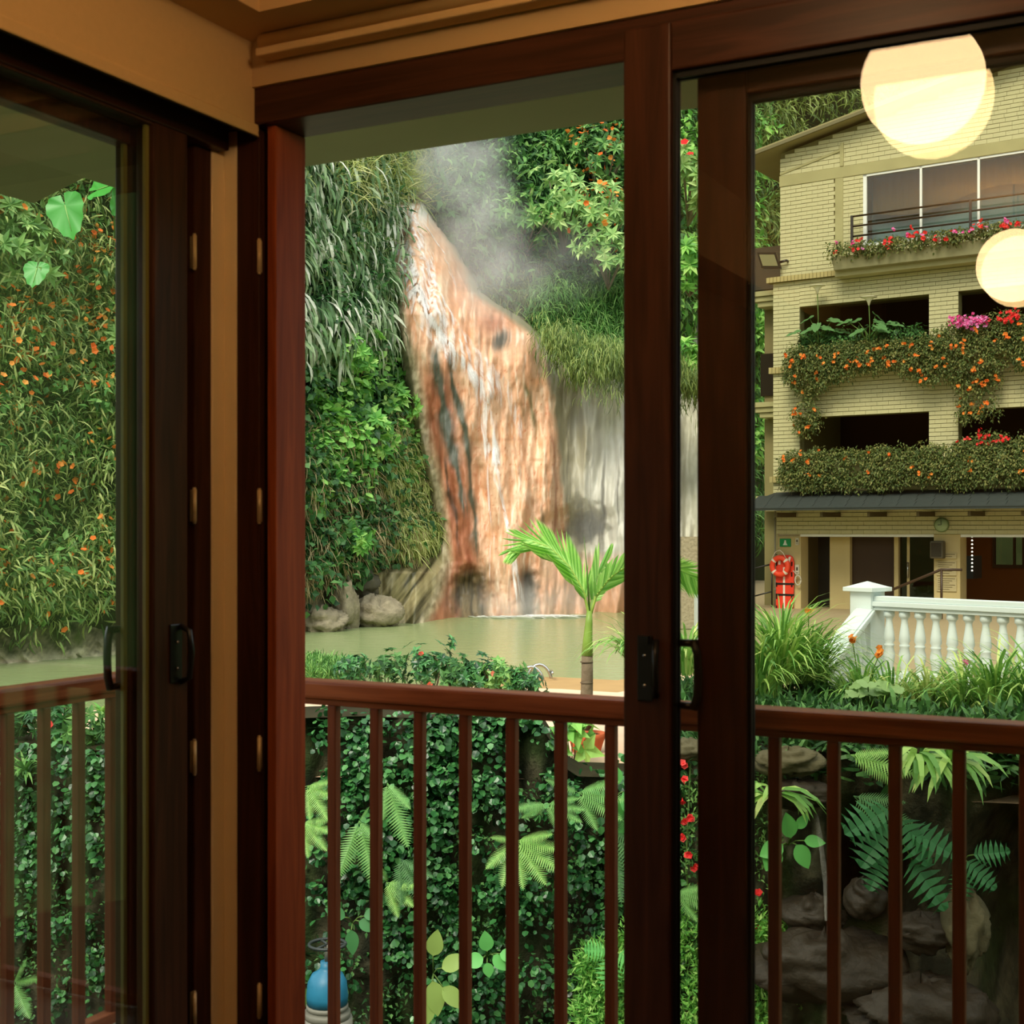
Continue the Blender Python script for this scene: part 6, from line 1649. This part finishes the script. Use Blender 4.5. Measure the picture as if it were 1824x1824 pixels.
# stair flight: drops towards the viewer and to the left
SE = np.array([at(1462, 0, 14.3)[0], 14.3]); dv = SE - NW[:2]; ln_ = float(np.linalg.norm(dv)); a3 = math.atan2(dv[1], dv[0])
stb = empty('stair_balustrade', NW, a3, label='sloping white stair balustrade running down from the newel post', cat='balustrade')
drop = .52
def slab(x0, x1, y0, y1, za, zb_):
    return [(x0, y0, za - drop * x0 / ln_), (x1, y0, za - drop * x1 / ln_), (x1, y1, za - drop * x1 / ln_), (x0, y1, za - drop * x0 / ln_)], [(x0, y0, zb_ - drop * x0 / ln_), (x1, y0, zb_ - drop * x1 / ln_), (x1, y1, zb_ - drop * x1 / ln_), (x0, y1, zb_ - drop * x0 / ln_)]
s_ = MB(); s_.hexa(*slab(.13, ln_ + .1, -.10, .10, .80, .92)); s_.hexa(*slab(.13, ln_ + .1, -.125, .125, .86, .90)); s_.build('top_rail', wm, stb, bevel=.006)
s_ = MB(); s_.hexa(*slab(.13, ln_ + .1, -.10, .10, -.12, .10)); s_.build('bottom_rail', wm, stb, bevel=.006)
for i in range(8):
    x = .28 + i * .205
    if x > ln_ - .1: break
    link('baluster', MB().lathe([(r_, .08 + h * .95) for r_, h in prof], 14).mesh('baluster', wm), stb, (x, 0, -drop * x / ln_))
fp_ = MB(); fp_.box(ln_, ln_ + .28, -.14, .14, -1.1, .44); fp_.build('foot_post', wm, stb, bevel=.008)
wp_ = empty('white_post', at(1258, 1125, 20.0), label='white gate post beyond the daylilies between the door stiles', cat='post')
MB().box(-.16, .16, -.16, .16, -.5, .62).build('shaft', wm, wp_, bevel=.01); MB().add([(-.18, -.18, .62), (.18, -.18, .62), (.18, .18, .62), (-.18, .18, .62), (0, 0, .74)], [(0, 1, 4), (1, 2, 4), (2, 3, 4), (3, 0, 4), (0, 3, 2, 1)]).build('pyramid_cap', wm, wp_)
# stone wall and dark doorway seen between the door stiles
sw = MB(); sw.box(-1.2, 1.1, 0, .4, 0, 2.05); swo = sw.build('stone_garden_wall', plain('pebbled_wall', S(156, 146, 120), .9, .2, var=.5, scale=16, bump=.5), loc=at(1225, 1120, 30))
tag(swo, 'pebbled stone garden wall between the door stiles', 'wall')

# ------------------------------------------------------------------ steam
def steam_mat(name, dens, seed):
    m = bpy.data.materials.new(name); m.use_nodes = True; nt = m.node_tree
    nt.nodes.remove(nt.nodes['Principled BSDF'])
    v = nt.nodes.new('ShaderNodeVolumeScatter'); v.inputs['Color'].default_value = (.99, .99, .98, 1); v.inputs['Anisotropy'].default_value = .0
    tc = nt.nodes.new('ShaderNodeTexCoord')
    vm = nt.nodes.new('ShaderNodeVectorMath'); vm.operation = 'DISTANCE'; vm.inputs[1].default_value = (.5, .5, .5)
    nt.links.new(tc.outputs['Generated'], vm.inputs[0])
    mr = nt.nodes.new('ShaderNodeMapRange'); mr.interpolation_type = 'SMOOTHSTEP'
    mr.inputs[1].default_value = .5; mr.inputs[2].default_value = .08; mr.inputs[3].default_value = 0; mr.inputs[4].default_value = dens
    nt.links.new(vm.outputs['Value'], mr.inputs[0])
    n = nt.nodes.new('ShaderNodeTexNoise'); n.inputs['Scale'].default_value = 1.1; n.inputs['Detail'].default_value = 3
    nt.links.new(tc.outputs['Object'], n.inputs['Vector'])
    m2 = nt.nodes.new('ShaderNodeMapRange'); m2.inputs[1].default_value = .36; m2.inputs[2].default_value = .66; m2.inputs[3].default_value = .15; m2.inputs[4].default_value = 1.3
    nt.links.new(n.outputs['Fac'], m2.inputs[0])
    mu = nt.nodes.new('ShaderNodeMath'); mu.operation = 'MULTIPLY'
    nt.links.new(mr.outputs[0], mu.inputs[0]); nt.links.new(m2.outputs[0], mu.inputs[1]); nt.links.new(mu.outputs[0], v.inputs['Density'])
    nt.links.new(v.outputs[0], nt.nodes['Material Output'].inputs['Volume'])
    return m
stm = empty('steam', at(900, 1080, 33.5), label='white steam drifting round the hot waterfall', cat='steam', kind='stuff')
o0 = np.array(stm.location)
for i, (px, py, Y, rx, ry_, rz_, dens) in enumerate([
        (780, 290, 37.2, 2.6, 1.4, 1.8, .55), (850, 400, 36.2, 1.7, 1.3, 2.4, .50), (880, 500, 35.0, 1.8, 1.2, 1.7, .42), (990, 470, 36.6, 2.2, 1.2, 1.6, .14),
        (940, 1075, 33.4, 2.6, 1.0, .8, .45), (1085, 840, 33.9, 1.7, 1.0, 2.8, .30), (1070, 1000, 33.5, 2.2, 1.2, 1.4, .22)]):
    me = bpy.data.meshes.new('steam_puff'); bmv = []; bmf = []
    nu, nv = 20, 12
    for a in range(nv + 1):
        t = math.pi * a / nv
        for b_ in range(nu):
            s = 2 * math.pi * b_ / nu; bmv.append((rx * math.sin(t) * math.cos(s), ry_ * math.sin(t) * math.sin(s), rz_ * math.cos(t)))
    for a in range(nv):
        for b_ in range(nu): bmf.append((a * nu + b_, (a + 1) * nu + b_, (a + 1) * nu + (b_ + 1) % nu, a * nu + (b_ + 1) % nu))
    me.from_pydata(bmv, [], bmf); me.materials.append(steam_mat('steam_%d' % i, dens, i)); me.update()
    o = link('steam_puff', me, stm, at(px, py, Y) - o0); o['kind'] = 'stuff'
